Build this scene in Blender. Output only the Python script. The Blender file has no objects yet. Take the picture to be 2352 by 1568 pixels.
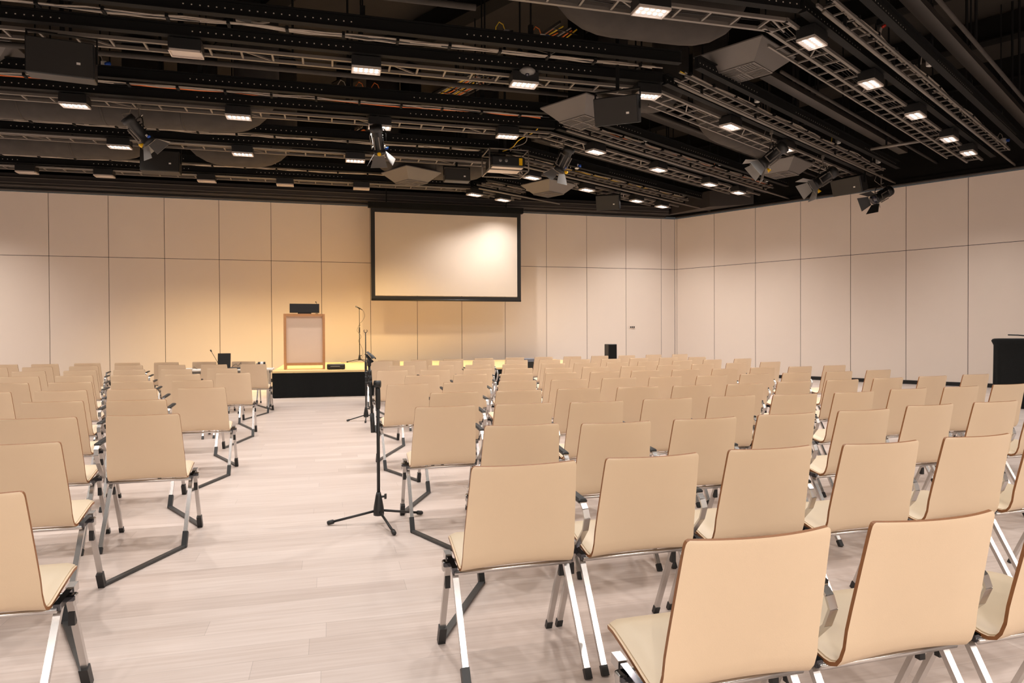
import bpy, math, random
from mathutils import Vector, Matrix
random.seed(4)
PI = math.pi
# ------------------------------------------------------------------ camera, world, exposure
F, CX, CY = 1573.0, 1176.0, 784.0
PITCH, ROLL, HC = 0.0105, -0.0045, 1.365
sc = bpy.context.scene
col = sc.collection

def ray(px, py):
    u = (px-CX)/F; v = -(py-CY)/F
    c, s = math.cos(ROLL), math.sin(ROLL)
    X = c*u - s*v; Z = s*u + c*v
    cp, sp = math.cos(PITCH), math.sin(PITCH)
    return Vector((X, cp + sp*Z, -sp + cp*Z))
r0 = ray(CX, CY); fwd = r0.normalized()
right = (ray(CX+F, CY)-r0).normalized(); up = (ray(CX, CY-F)-r0).normalized()
cam_d = bpy.data.cameras.new('camera'); cam = bpy.data.objects.new('camera', cam_d); col.objects.link(cam)
cam_d.sensor_width = 36.0; cam_d.lens = 36.0*F/2352.0; cam_d.clip_start = 0.05; cam_d.clip_end = 200
M4 = Matrix((right, up, -fwd)).transposed().to_4x4(); M4.translation = Vector((0, 0, HC))
cam.matrix_world = M4
sc.camera = cam
w = bpy.data.worlds.new('world'); sc.world = w; w.use_nodes = True
w.node_tree.nodes['Background'].inputs[0].default_value = (0.9, 0.85, 0.8, 1)
w.node_tree.nodes['Background'].inputs[1].default_value = 0.03
vs = sc.view_settings
vs.view_transform = 'Standard'; vs.look = 'None'; vs.gamma = 1.0; vs.use_curve_mapping = False
vs.exposure = 0.78

LED_POWER = 160.0      # watts of each ceiling fixture
LED_COL = (1.0, 0.93, 0.87)
STAGE_POWER = 430.0

# ------------------------------------------------------------------ room frame
CORN = Vector((5.552, 23.33)); AB = 0.2574; AR = -0.8036
dL = Vector((math.cos(AB), math.sin(AB))); nL = Vector((-math.sin(AB), math.cos(AB)))
AA = PI/2 + AR
dR = Vector((math.cos(AA), math.sin(AA))); nR = Vector((-math.sin(AA), math.cos(AA)))
dW = Vector((math.cos(AR), math.sin(AR)))          # along the right wall
ZT, ZS = 5.242, 3.543

def P(px, py, z):
    r = ray(px, py); t = (z-HC)/r.z
    return Vector((r.x*t, r.y*t, z))
def PD(px, py, d):
    r = ray(px, py); t = d/r.y
    return Vector((r.x*t, r.y*t, HC+r.z*t))
WN = CORN.dot(nL)
def PB(px, py, g):
    "point on the plane parallel to the back wall, g metres in front of it"
    r = ray(px, py); t = (WN-g)/(r.x*nL.x+r.y*nL.y)
    return Vector((r.x*t, r.y*t, HC+r.z*t))

# ------------------------------------------------------------------ materials
def mat(name, c, rough=0.5, metal=0.0, emit=None, estr=0.0, noise=0.0, nscale=20.0, bump=0.0, bscale=200.0, spec=0.5, coat=0.0):
    m = bpy.data.materials.new(name); m.use_nodes = True
    nt = m.node_tree; b = nt.nodes['Principled BSDF']
    b.inputs['Base Color'].default_value = (*c, 1); b.inputs['Roughness'].default_value = rough
    b.inputs['Metallic'].default_value = metal; b.inputs['Specular IOR Level'].default_value = spec
    if coat: b.inputs['Coat Weight'].default_value = coat
    if emit:
        b.inputs['Emission Color'].default_value = (*emit, 1); b.inputs['Emission Strength'].default_value = estr
    tc = nt.nodes.new('ShaderNodeTexCoord')
    if noise > 0:
        n = nt.nodes.new('ShaderNodeTexNoise'); n.inputs['Scale'].default_value = nscale; n.inputs['Detail'].default_value = 4
        nt.links.new(tc.outputs['Object'], n.inputs['Vector'])
        mx = nt.nodes.new('ShaderNodeMix'); mx.data_type = 'RGBA'
        mx.inputs['A'].default_value = (*[x*(1-noise) for x in c], 1); mx.inputs['B'].default_value = (*[min(1, x*(1+noise)) for x in c], 1)
        nt.links.new(n.outputs['Fac'], mx.inputs['Factor']); nt.links.new(mx.outputs['Result'], b.inputs['Base Color'])
    if bump > 0:
        n = nt.nodes.new('ShaderNodeTexNoise'); n.inputs['Scale'].default_value = bscale; n.inputs['Detail'].default_value = 3
        nt.links.new(tc.outputs['Object'], n.inputs['Vector'])
        bp = nt.nodes.new('ShaderNodeBump'); bp.inputs['Strength'].default_value = bump; bp.inputs['Distance'].default_value = 0.002
        nt.links.new(n.outputs['Fac'], bp.inputs['Height']); nt.links.new(bp.outputs['Normal'], b.inputs['Normal'])
    return m

M = {}
M['cream'] = mat('cream_laminate', (0.74, 0.572, 0.395), 0.42, noise=0.03, nscale=6, bump=0.12, bscale=350)
M['ply'] = mat('plywood_edge', (0.30, 0.125, 0.045), 0.5, noise=0.2, nscale=60)
M['leather'] = mat('cream_leather', (0.71, 0.585, 0.425), 0.38, noise=0.03, nscale=9, bump=0.2, bscale=500)
M['chrome'] = mat('chrome', (0.60, 0.575, 0.555), 0.27, 0.95, noise=0.02, nscale=4)
M['dchrome'] = mat('dark_chrome', (0.10, 0.10, 0.11), 0.12, 1.0, noise=0.05, nscale=5)
M['black'] = mat('black_plastic', (0.012, 0.012, 0.0125), 0.42, noise=0.2, nscale=30)
M['blackmat'] = mat('matt_black_steel', (0.008, 0.008, 0.008), 0.7, spec=.15, noise=0.2, nscale=10)
M['bar'] = mat('grey_black_bar', (0.035, 0.037, 0.038), 0.45, noise=0.15, nscale=15)
M['steel'] = mat('rig_steel', (0.182, 0.162, 0.143), 0.42, 0.35, noise=0.15, nscale=3)
M['pipe'] = mat('painted_pipe', (0.042, 0.036, 0.031), 0.4, 0.2, noise=0.15, nscale=3)
M['duct'] = mat('duct_wrap', (0.058, 0.051, 0.046), 0.8, spec=.2, noise=0.25, nscale=5, bump=0.8, bscale=14)
M['diff'] = mat('diffuser_grey', (0.145, 0.131, 0.120), 0.55, noise=0.05, nscale=4)
M['grille'] = mat('grille_dark', (0.09, 0.08, 0.072), 0.5, noise=0.1, nscale=9)
M['slab'] = mat('ceiling_concrete', (0.036, 0.031, 0.026), 0.85, spec=.1, noise=0.25, nscale=1.2)
M['fascia'] = mat('fascia_dark', (0.007, 0.0062, 0.0055), 0.8, spec=.1, noise=0.2, nscale=2)
M['soffit'] = mat('soffit_grey', (0.034, 0.029, 0.027), 0.5, noise=0.1, nscale=2)
M['cablew'] = mat('cable_white', (0.34, 0.29, 0.24), 0.5, noise=0.2, nscale=8)
M['cableo'] = mat('cable_orange', (0.75, 0.16, 0.02), 0.5, noise=0.1)
M['cabley'] = mat('cable_yellow', (0.75, 0.48, 0.02), 0.5, noise=0.1)
M['blue'] = mat('connector_blue', (0.02, 0.10, 0.55), 0.4, noise=0.1)
M['yellow'] = mat('knob_yellow', (0.85, 0.50, 0.0), 0.4, noise=0.05)
M['spk'] = mat('speaker_grille', (0.020, 0.018, 0.016), 0.55, noise=0.1, nscale=80)
M['red'] = mat('red_tag', (0.7, 0.03, 0.01), 0.4, noise=0.05)
M['plate_lit'] = mat('lit_lamp_plate', (0.5, 0.45, 0.4), 0.3, emit=(1.0, .86, .78), estr=0.2, noise=0.05)
M['plate'] = mat('lamp_plate', (0.55, 0.48, 0.43), 0.35, noise=0.05)
M['led'] = mat('led_lens', (1, 1, 1), 0.3, emit=(1.0, 0.98, 0.96), estr=7.0)
M['screenw'] = mat('screen_cloth', (0.62, 0.54, 0.47), 0.75, noise=0.015, nscale=5)
M['blackcloth'] = mat('black_cloth', (0.010, 0.0105, 0.0105), 0.95, noise=0.3, nscale=40, bump=0.6, bscale=120, spec=0.2)
M['stagewood'] = mat('stage_wood', (0.78, 0.56, 0.27), 0.45, noise=0.08, nscale=6)
M['lectwood'] = mat('lectern_wood', (0.50, 0.25, 0.11), 0.45, noise=0.15, nscale=12)
M['lectpanel'] = mat('lectern_panel', (0.74, 0.58, 0.47), 0.6, noise=0.02, nscale=5)
M['white'] = mat('white_top', (0.80, 0.76, 0.72), 0.35, noise=0.02)
M['grey'] = mat('grey_plastic', (0.20, 0.193, 0.187), 0.4, noise=0.05)
M['bluegrey'] = mat('blue_grey_top', (0.15, 0.16, 0.20), 0.5, noise=0.05)
M['glass'] = mat('lens_glass', (0.03, 0.03, 0.05), 0.05, spec=0.9, noise=0.02)

def floor_mat():
    m = bpy.data.materials.new('pale_wood_planks'); m.use_nodes = True; nt = m.node_tree; b = nt.nodes['Principled BSDF']
    tc = nt.nodes.new('ShaderNodeTexCoord'); mp = nt.nodes.new('ShaderNodeMapping'); mp.vector_type = 'POINT'
    mp.inputs['Rotation'].default_value = (0, 0, -AB)
    nt.links.new(tc.outputs['Object'], mp.inputs['Vector'])
    def mth(op, a, bb=None):
        x = nt.nodes.new('ShaderNodeMath'); x.operation = op
        for i, v in enumerate((a, bb)):
            if v is None: continue
            if isinstance(v, (int, float)): x.inputs[i].default_value = v
            else: nt.links.new(v, x.inputs[i])
        return x.outputs[0]
    sp = nt.nodes.new('ShaderNodeSeparateXYZ'); nt.links.new(mp.outputs[0], sp.inputs[0])
    ry = mth('DIVIDE', sp.outputs['Y'], 0.16); row = mth('FLOOR', ry)
    wn = nt.nodes.new('ShaderNodeTexWhiteNoise'); wn.noise_dimensions = '1D'; nt.links.new(row, wn.inputs['W'])
    rx = mth('ADD', mth('DIVIDE', sp.outputs['X'], 1.9), mth('MULTIPLY', wn.outputs['Value'], 7.3)); ix = mth('FLOOR', rx)
    cb2 = nt.nodes.new('ShaderNodeCombineXYZ'); nt.links.new(row, cb2.inputs[0]); nt.links.new(ix, cb2.inputs[1])
    wn2 = nt.nodes.new('ShaderNodeTexWhiteNoise'); wn2.noise_dimensions = '2D'; nt.links.new(cb2.outputs[0], wn2.inputs['Vector'])
    mxc = nt.nodes.new('ShaderNodeMix'); mxc.data_type = 'RGBA'; nt.links.new(wn2.outputs['Value'], mxc.inputs['Factor'])
    mxc.inputs['A'].default_value = (0.56, 0.475, 0.435, 1); mxc.inputs['B'].default_value = (0.66, 0.575, 0.535, 1)
    fy = mth('FRACT', ry); fx = mth('FRACT', rx)
    ey = mth('LESS_THAN', mth('ABSOLUTE', mth('SUBTRACT', fy, 0.5)), 0.493); ex = mth('LESS_THAN', mth('ABSOLUTE', mth('SUBTRACT', fx, 0.5)), 0.4993)
    seam = mth('ADD', mth('MULTIPLY', mth('MULTIPLY', ex, ey), 0.25), 0.75)
    br = nt.nodes.new('ShaderNodeMix'); br.data_type = 'RGBA'; br.blend_type = 'MULTIPLY'; br.inputs['Factor'].default_value = 1.0
    nt.links.new(mxc.outputs['Result'], br.inputs['A']); nt.links.new(seam, br.inputs['B'])
    m2 = nt.nodes.new('ShaderNodeMapping'); m2.inputs['Scale'].default_value = (1.2, 26, 1)
    nt.links.new(mp.outputs[0], m2.inputs['Vector'])
    n = nt.nodes.new('ShaderNodeTexNoise'); n.inputs['Scale'].default_value = 1.6; n.inputs['Detail'].default_value = 7; n.inputs['Distortion'].default_value = 0.6
    nt.links.new(m2.outputs[0], n.inputs['Vector'])
    cr = nt.nodes.new('ShaderNodeValToRGB'); cr.color_ramp.elements[0].position = 0.3; cr.color_ramp.elements[0].color = (0.87, 0.84, 0.82, 1)
    cr.color_ramp.elements[1].position = 0.65; cr.color_ramp.elements[1].color = (1, 1, 1, 1)
    nt.links.new(n.outputs['Fac'], cr.inputs['Fac'])
    mx = nt.nodes.new('ShaderNodeMix'); mx.data_type = 'RGBA'; mx.blend_type = 'MULTIPLY'; mx.inputs['Factor'].default_value = 1.0
    nt.links.new(br.outputs['Result'], mx.inputs['A']); nt.links.new(cr.outputs['Color'], mx.inputs['B'])
    nt.links.new(mx.outputs['Result'], b.inputs['Base Color'])
    b.inputs['Roughness'].default_value = 0.36; b.inputs['Specular IOR Level'].default_value = 0.45
    return m
M['floor'] = floor_mat()
M['wall'] = mat('wall_panel_laminate', (0.82, 0.712, 0.625), 0.55, noise=0.012, nscale=3, bump=0.08, bscale=220)
M['gap'] = mat('panel_gap', (0.05, 0.04, 0.035), 0.8, noise=0.1)

def perf_mat():
    m = mat('perforated_channel', (0.008, 0.008, 0.008), 0.65, spec=.15, noise=0.1)
    nt = m.node_tree; b = nt.nodes['Principled BSDF']
    tc = nt.nodes.new('ShaderNodeTexCoord'); sp = nt.nodes.new('ShaderNodeSeparateXYZ'); nt.links.new(tc.outputs['Object'], sp.inputs[0])
    def mth(op, a, bb=None):
        x = nt.nodes.new('ShaderNodeMath'); x.operation = op
        for i, v in enumerate((a, bb)):
            if v is None: continue
            if isinstance(v, (int, float)): x.inputs[i].default_value = v
            else: nt.links.new(v, x.inputs[i])
        return x.outputs[0]
    fx = mth('FRACT', mth('MULTIPLY', sp.outputs['X'], 10.0)); ax = mth('LESS_THAN', mth('ABSOLUTE', mth('SUBTRACT', fx, 0.5)), 0.085)
    az = mth('LESS_THAN', mth('ABSOLUTE', sp.outputs['Z']), 0.008)
    gate = mth('GREATER_THAN', mth('SINE', mth('MULTIPLY', sp.outputs['X'], 1.7)), -0.3)
    f = mth('MULTIPLY', mth('MULTIPLY', ax, az), gate)
    mx = nt.nodes.new('ShaderNodeMix'); mx.data_type = 'RGBA'
    old = b.inputs['Base Color'].links[0].from_socket
    nt.links.new(f, mx.inputs['Factor']); nt.links.new(old, mx.inputs['A']); mx.inputs['B'].default_value = (0.55, 0.5, 0.42, 1)
    nt.links.new(mx.outputs['Result'], b.inputs['Base Color'])
    return m
M['perf'] = perf_mat()

# ------------------------------------------------------------------ mesh builder
class MB:
    def __init__(s): s.v = []; s.f = []; s.mi = []; s.mats = []; s.sm = []
    def _m(s, m):
        if m not in s.mats: s.mats.append(m)
        return s.mats.index(m)
    def add(s, vs, fs, m, smooth=False):
        b = len(s.v); k = s._m(m); s.v += [tuple(x) for x in vs]
        for f in fs: s.f.append([b+i for i in f]); s.mi.append(k); s.sm.append(smooth)
    def box(s, c, size, m, T=None, bev=0.0):
        x, y, z = [a/2 for a in size]
        if bev > 0 and bev < min(x, y, z):
            # chamfer along the vertical prism outline
            o = [(-x+bev, -y), (x-bev, -y), (x, -y+bev), (x, y-bev), (x-bev, y), (-x+bev, y), (-x, y-bev), (-x, -y+bev)]
            i = [(a*(1-bev/x), bb*(1-bev/y)) for a, bb in o]
            vs = [(a, bb, -z) for a, bb in i]+[(a, bb, -z+bev) for a, bb in o]+[(a, bb, z-bev) for a, bb in o]+[(a, bb, z) for a, bb in i]
            fs = [list(range(7, -1, -1)), list(range(24, 32))]
            for L in range(3):
                for q in range(8): fs.append([L*8+q, L*8+(q+1) % 8, (L+1)*8+(q+1) % 8, (L+1)*8+q])
        else:
            vs = [(a, bb, cc) for cc in (-z, z) for bb in (-y, y) for a in (-x, x)]
            fs = [[0, 2, 3, 1], [4, 5, 7, 6], [0, 1, 5, 4], [1, 3, 7, 5], [3, 2, 6, 7], [2, 0, 4, 6]]
        C = Vector(c)
        vs = [(T @ Vector(v) if T else Vector(v))+C for v in vs]
        s.add(vs, fs, m)
    def beam(s, a, b, wd, ht, m, upv=(0, 0, 1)):
        "rectangular bar from a to b"
        a = Vector(a); b = Vector(b); d = (b-a); L = d.length
        if L < 1e-6: return
        d.normalize(); u = Vector(upv)
        if abs(d.dot(u)) > 0.98: u = Vector((0, 1, 0))
        sd = d.cross(u).normalized(); u2 = sd.cross(d).normalized()
        vs = []
        for p in (a, b):
            for i, j in ((-1, -1), (1, -1), (1, 1), (-1, 1)): vs.append(p+sd*(i*wd/2)+u2*(j*ht/2))
        s.add(vs, [[3, 2, 1, 0], [4, 5, 6, 7], [0, 1, 5, 4], [1, 2, 6, 5], [2, 3, 7, 6], [3, 0, 4, 7]], m)
    def tube(s, pts, r, m, n=8, caps=True):
        pts = [Vector(p) for p in pts]; N = len(pts); rr = r if isinstance(r, (list, tuple)) else [r]*N
        t0 = (pts[1]-pts[0]).normalized(); ref = Vector((0, 0, 1)) if abs(t0.z) < 0.9 else Vector((1, 0, 0))
        sd = t0.cross(ref).normalized(); vs = []
        for i, p in enumerate(pts):
            t = (pts[min(i+1, N-1)]-pts[max(i-1, 0)]).normalized()
            sd = (sd-t*sd.dot(t)).normalized(); u = sd.cross(t)
            for k in range(n):
                a = 2*PI*k/n; vs.append(p+(sd*math.cos(a)+u*math.sin(a))*rr[i])
        fs = []
        for i in range(N-1):
            for k in range(n): fs.append([i*n+k, i*n+(k+1) % n, (i+1)*n+(k+1) % n, (i+1)*n+k])
        if caps: fs += [list(range(n-1, -1, -1)), list(range((N-1)*n, N*n))]
        s.add(vs, fs, m, True)
    def grid(s, rows, m, flip=False, smooth=True):
        R = len(rows); Cn = len(rows[0]); vs = [p for r in rows for p in r]; fs = []
        for i in range(R-1):
            for j in range(Cn-1):
                q = [i*Cn+j, i*Cn+j+1, (i+1)*Cn+j+1, (i+1)*Cn+j]
                fs.append(q[::-1] if flip else q)
        s.add(vs, fs, m, smooth)
    def mesh(s, name):
        me = bpy.data.meshes.new(name); me.from_pydata([tuple(v) for v in s.v], [], s.f)
        for m in s.mats: me.materials.append(M[m])
        me.polygons.foreach_set('material_index', s.mi); me.polygons.foreach_set('use_smooth', s.sm)
        me.update(); return me
    def build(s, name, parent=None):
        return link(name, s.mesh(name), parent)

def link(name, data, parent=None):
    o = bpy.data.objects.new(name, data); col.objects.link(o)
    if parent is not None: o.parent = parent
    return o
def tag(o, label, cat, group=None, kind=None):
    if kind: o['kind'] = kind
    if label: o['label'] = label
    if cat: o['category'] = cat
    if group: o['group'] = group
    return o
def thing(name, label, cat, loc=(0, 0, 0), rz=0.0, group=None):
    o = link(name, None); o.empty_display_size = 0.1
    o.location = loc; o.rotation_euler = (0, 0, rz)
    return tag(o, label, cat, group)
def kids(o): return [c for c in KID.get(o.name, [])]
def struct(mb, name):
    o = mb.build(name); o['kind'] = 'structure'; return o
def copy_tree(o, parent=None):
    c = o.copy(); col.objects.link(c)
    if parent is not None: c.parent = parent
    for ch in list(o.children): copy_tree(ch, c)
    return c

def v3(p2, z): return Vector((p2.x, p2.y, z))
ORD = ['zeroth', 'first', 'second', 'third', 'fourth', 'fifth', 'sixth', 'seventh', 'eighth', 'ninth', 'tenth', 'eleventh', 'twelfth', 'thirteenth', 'fourteenth']

# ------------------------------------------------------------------ floor, walls, ceiling
fl = MB()
A0 = CORN - dL*26; A1 = CORN + dW*32
poly = [CORN, A1, A1 - dR*14, Vector((-18, -9)), A0 - nL*8, A0]
fl.add([v3(p, 0) for p in poly]+[v3(p, -0.1) for p in poly], [list(range(5, -1, -1)), list(range(6, 12))]+[[i, (i+1) % 6, 6+(i+1) % 6, 6+i] for i in range(6)], 'floor')
struct(fl, 'floor')

def panel_wall(name, origin, d, inward, cuts):
    mb = MB(); T = 0.06
    o2 = origin - inward*0.03
    e = origin + d*cuts[-1]; s0 = origin + d*cuts[0]
    back = [s0-inward*T, e-inward*T, e-inward*0.012, s0-inward*0.012]
    vs = [v3(p, 0) for p in back]+[v3(p, ZT) for p in back]
    mb.add(vs, [[0, 1, 2, 3], [4, 7, 6, 5], [0, 4, 5, 1], [1, 5, 6, 2], [2, 6, 7, 3], [3, 7, 4, 0]], 'gap')
    g = 0.007
    for a, b in zip(cuts[:-1], cuts[1:]):
        for z0, z1 in ((0.10, ZS-g), (ZS+g, ZT)):
            p = [origin+d*(a+g), origin+d*(b-g)]
            c = (p[0]+p[1])/2 - inward*0.006
            ang = math.atan2(d.y, d.x)
            mb.box(v3(c, (z0+z1)/2), ((p[1]-p[0]).length, 0.012, z1-z0), 'wall', Matrix.Rotation(ang, 3, 'Z'))
    return struct(mb, name)
cb = [-26.0, -24.30, -22.9, -21.5]+[-20.11, -18.7, -17.25, -15.84, -14.41, -13.0, -11.59, -10.16, -8.75, -7.36, -5.96, -4.58, -3.19, -1.8, -0.51, 0.0]
panel_wall('wall_back', CORN, dL, -nL, cb)
cr_ = [0.0, 0.08]+[0.08+1.4+1.405*i for i in range(22)]
inR = -dR
panel_wall('wall_right', CORN, dW, inR, cr_)
# the two sides behind the camera, plain
for nm, a, b in (('wall_left', poly[5], poly[4]), ('wall_rear', poly[4], poly[3]), ('wall_far_rear', poly[3], poly[2]), ('wall_side', poly[2], poly[1])):
    mb = MB(); mb.beam(v3(a, ZT/2), v3(b, ZT/2), 0.06, ZT, 'wall'); struct(mb, nm)
# baseboards (dark)
mb = MB(); mb.beam(v3(CORN-dL*26-nL*0.006, 0.05), v3(CORN-nL*0.006, 0.05), 0.012, 0.10, 'black'); struct(mb, 'baseboard_back')
mb = MB(); mb.beam(v3(CORN+inR*0.006, 0.05), v3(CORN+dW*31+inR*0.006, 0.05), 0.012, 0.10, 'black'); struct(mb, 'baseboard_right')
# upper walls
ZC = 8.0
for i, (nm, a, b) in enumerate((('wall_upper_back', A0, CORN), ('wall_upper_right', CORN, A1), ('wall_upper_left', poly[5], poly[4]), ('wall_upper_rear', poly[4], poly[3]), ('wall_upper_far', poly[3], poly[2]), ('wall_upper_side', poly[2], poly[1]))):
    mb = MB(); mb.beam(v3(a, (ZT+ZC)/2+0.04), v3(b, (ZT+ZC)/2+0.04), 0.06, ZC-ZT-0.08, 'fascia'); struct(mb, nm)
# ribbed soffit over the back wall
mb = MB()
a = CORN-dL*26; b = CORN-dL*0.45
for off, z0, z1, m in ((0.20, ZT+0.012, ZT+0.07, 'black'), (0.38, ZT+0.07, ZT+0.15, 'soffit'), (0.42, ZT+0.15, ZT+0.30, 'soffit'), (0.36, ZT+0.30, ZT+0.42, 'soffit')):
    mb.beam(v3(a-nL*(off/2+0.03), (z0+z1)/2), v3(b-nL*(off/2+0.03), (z0+z1)/2), off, z1-z0-0.008, m)
for z in (ZT+0.085, ZT+0.16, ZT+0.29):
    mb.beam(v3(a-nL*0.46, z), v3(b-nL*0.46, z), 0.015, 0.014, 'steel')
struct(mb, 'trim_1')
mb = MB()
mb.tube([v3(CORN+inR*0.09+dW*0.1, ZT+0.05), v3(CORN+inR*0.09+dW*31, ZT+0.05)], 0.035, 'soffit', 8)
mb.beam(v3(CORN+inR*0.05, ZT+0.13), v3(CORN+inR*0.05+dW*31, ZT+0.13), 0.05, 0.09, 'fascia')
struct(mb, 'trim_2')
# boxed corner bulkhead
mb = MB()
q = [CORN-dL*1.2-nL*0.5, CORN-dL*0.15+inR*0.25, CORN+dW*3.4+inR*0.12, CORN+dW*1.9+inR*1.3]
q = [CORN-dL*0.35-nL*0.06, CORN+dW*2.9+inR*0.14, CORN+dW*1.75+inR*0.75, CORN-dL*0.35-nL*0.45]
vs = [v3(p, ZT+0.10) for p in q]+[v3(p, ZT+0.6) for p in q]
mb.add(vs, [[0, 3, 2, 1], [4, 5, 6, 7], [0, 1, 5, 4], [1, 2, 6, 5], [2, 3, 7, 6], [3, 0, 4, 7]], 'soffit')
struct(mb, 'trim_3')
# ceiling slab and its beams
mb = MB()
mb.add([v3(p, ZC) for p in poly]+[v3(p, ZC+0.2) for p in poly], [list(range(5, -1, -1)), list(range(6, 12))]+[[i, (i+1) % 6, 6+(i+1) % 6, 6+i] for i in range(6)], 'slab')
struct(mb, 'ceiling')
bn = 0
for k in range(9):       # steel downstand beams parallel to the right wall
    mb = MB(); a = dR*(20.2-2.9*k); n0 = a + nR*(-13+0.3*k); n1 = a + nR*min(15.0, 15.0+1.0*k)
    # keep them inside the room
    def inside(p): return (p.dot(nL) < WN-0.3) and p.y > -7 and p.x > -15 and p.dot(dR) < 20.6
    t = [n0+(n1-n0)*(i/60) for i in range(61)]; t = [p for p in t if inside(p)]
    if len(t) < 4: continue
    mb.beam(v3(t[0], ZC-0.28), v3(t[-1], ZC-0.28), 0.07, 0.5, 'fascia'); mb.beam(v3(t[0], ZC-0.54), v3(t[-1], ZC-0.54), 0.34, 0.03, 'fascia')
    bn += 1; o = mb.build('trim_%d' % (3+bn)); o['kind'] = 'structure'

# ------------------------------------------------------------------ stage
STG = 0.585
g_front = WN - P(625, 915, 0).to_2d().dot(nL)
s0 = P(625, 915, 0).to_2d(); s0 = s0 + nL*0.0
def stg(px, g):   # a point of the stage line at distance g before the wall
    r = ray(px, 800); t = (WN-g)/(r.x*nL.x+r.y*nL.y); return Vector((r.x*t, r.y*t))
sL = stg(625, g_front); sRt = stg(1412, g_front)
th = thing('stage', 'low stage with yellow wooden deck and black skirt before the back wall', 'stage', v3(sL, 0), AB)
SLEN = (sRt-sL).length; SDEP = g_front-0.75
mb = MB(); mb.box((SLEN/2, SDEP/2, STG-0.02), (SLEN, SDEP, 0.04), 'stagewood')
for i in range(1, int(SLEN)): pass
mb.build('deck', th)
mb = MB()
rows = []
for z in (0.012, 0.15, 0.3, 0.45, STG-0.042):
    r = []
    n = 260
    for i in range(n+1):
        x = SLEN*i/n
        r.append((x, 0.01+0.014*math.sin(x*9+1.3*math.sin(x*2.1))*(1.1-z/STG)-0.01*math.sin(x*23)*(1-z/STG)*0.5, z+(0.006*math.sin(x*6) if z < 0.05 else 0)))
    rows.append(r)
mb.grid(rows, 'blackcloth')
mb.grid([[(0.005, y*SDEP, z) for y in (0.005, .25, .5, .75, .995)] for z in (0.01, STG-0.042)], 'blackcloth', True)
mb.grid([[(SLEN-0.005, y*SDEP, z) for y in (0.005, .25, .5, .75, .995)] for z in (0.01, STG-0.042)], 'blackcloth')
mb.build('skirt', th)
for x in (0.2, SLEN/3, 2*SLEN/3, SLEN-0.2):
    for y in (0.3, SDEP-0.2): mb = MB(); mb.box((x, y, (STG-0.04)/2), (0.05, 0.05, STG-0.04), 'blackmat'); mb.build('leg', th)

# ------------------------------------------------------------------ projection screen
gS = 0.9
a = PB(852, 582, gS); b = PB(1196, 590, gS); zb = PB(852, 687, gS).z; zt = PB(852, 477, gS).z
SW = (b.to_2d()-a.to_2d()).length; c = (a.to_2d()+b.to_2d())/2
th = thing('projection_screen', 'large white projection screen with black border hanging before the back wall', 'screen', v3(c, zb), AB)
SH = zt-zb; bw = 0.115
mb = MB(); mb.box((0, 0, SH/2), (SW-2*bw, 0.012, SH-2*bw+0.0), 'screenw'); mb.build('screen_surface', th)
mb = MB()
for x in (-1, 1): mb.box((x*(SW/2-bw/2), 0, SH/2), (bw, 0.03, SH), 'black')
for z, h in ((bw/2-0.01, bw*0.9), (SH-bw/2, bw)): mb.box((0, 0, z), (SW-2*bw, 0.03, h), 'black')
mb.tube([(-SW/2, 0, -0.01), (SW/2, 0, -0.01)], 0.03, 'black', 8)
mb.build('border', th)
mb = MB(); mb.box((0, 0.02, SH+0.09), (SW+0.15, 0.18, 0.16), 'blackmat')
for x in (-SW*0.4, SW*0.4): mb.box((x, 0.02, (SH+0.17+ZC-zb)/2), (0.03, 0.03, ZC-zb-SH-0.17), 'blackmat')
mb.build('roller_case', th)

# ------------------------------------------------------------------ lectern and things on the stage
pl = PB(699, 849, g_front-0.55)
pa = P(655, 848, STG).to_2d(); pb = P(745, 848, STG).to_2d()
LW = (pb-pa).length
cl = (pa+pb)/2
LH = 1.27; ang = .27
th = thing('lectern', 'wooden lectern with pale recessed front panel standing on the stage', 'lectern', v3(cl, STG), ang)
LW = LW*.98; fw = 0.055; LD = 0.38
mb = MB()
for x in (-1, 1): mb.box((x*(LW/2-fw/2), LD/2, LH/2), (fw, LD, LH), 'lectwood', bev=0.004)
mb.box((0, LD/2, LH-fw/2), (LW-2*fw, LD, fw), 'lectwood'); mb.box((0, 0.03, 0.12), (LW-2*fw, 0.05, 0.06), 'lectwood')
mb.build('frame', th)
mb = MB(); mb.box((0, 0.055, (0.15+LH-fw)/2), (LW-2*fw, 0.02, LH-fw-0.15), 'lectpanel'); mb.build('front_panel', th)
mb = MB(); mb.box((0, LD/2+0.03, LH*0.72), (LW-2*fw, LD-0.15, 0.025), 'lectwood'); mb.build('shelf', th)
lt = th
cm = cl + Vector((math.cos(ang), math.sin(ang)))*0.0 + Vector((-math.sin(ang), math.cos(ang)))*0.28
th = thing('lectern_monitor', 'wide black monitor box seen from behind on top of the lectern', 'monitor', v3(cm, STG+LH), ang)
mb = MB(); mb.box((0.0, 0.0, 0.135), (0.66, 0.05, 0.21), 'black', Matrix.Rotation(-0.12, 3, 'X'), bev=0.004); mb.build('display', th)
mb = MB(); mb.box((0, 0.02, 0.015), (0.3, 0.14, 0.03), 'black'); mb.build('base', th)
th = thing('gooseneck_microphone', 'tiny gooseneck microphone rising behind the monitor on the lectern', 'microphone', v3(cm+dL*0.27+nL*0.08, STG+LH), ang)
mb = MB(); mb.tube([(0, 0, 0), (0, 0, .1), (0.0, 0, .2), (-0.01, 0.0, .27)], 0.005, 'black', 6); mb.build('neck', th)
mb = MB(); mb.tube([(-0.01, 0, .265), (-0.02, 0, .30)], [0.008, 0.012], 'black', 8); mb.build('capsule', th)
mb = MB(); mb.box((0, 0, .01), (.07, .07, .02), 'black', bev=.004); mb.build('base', th)

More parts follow.
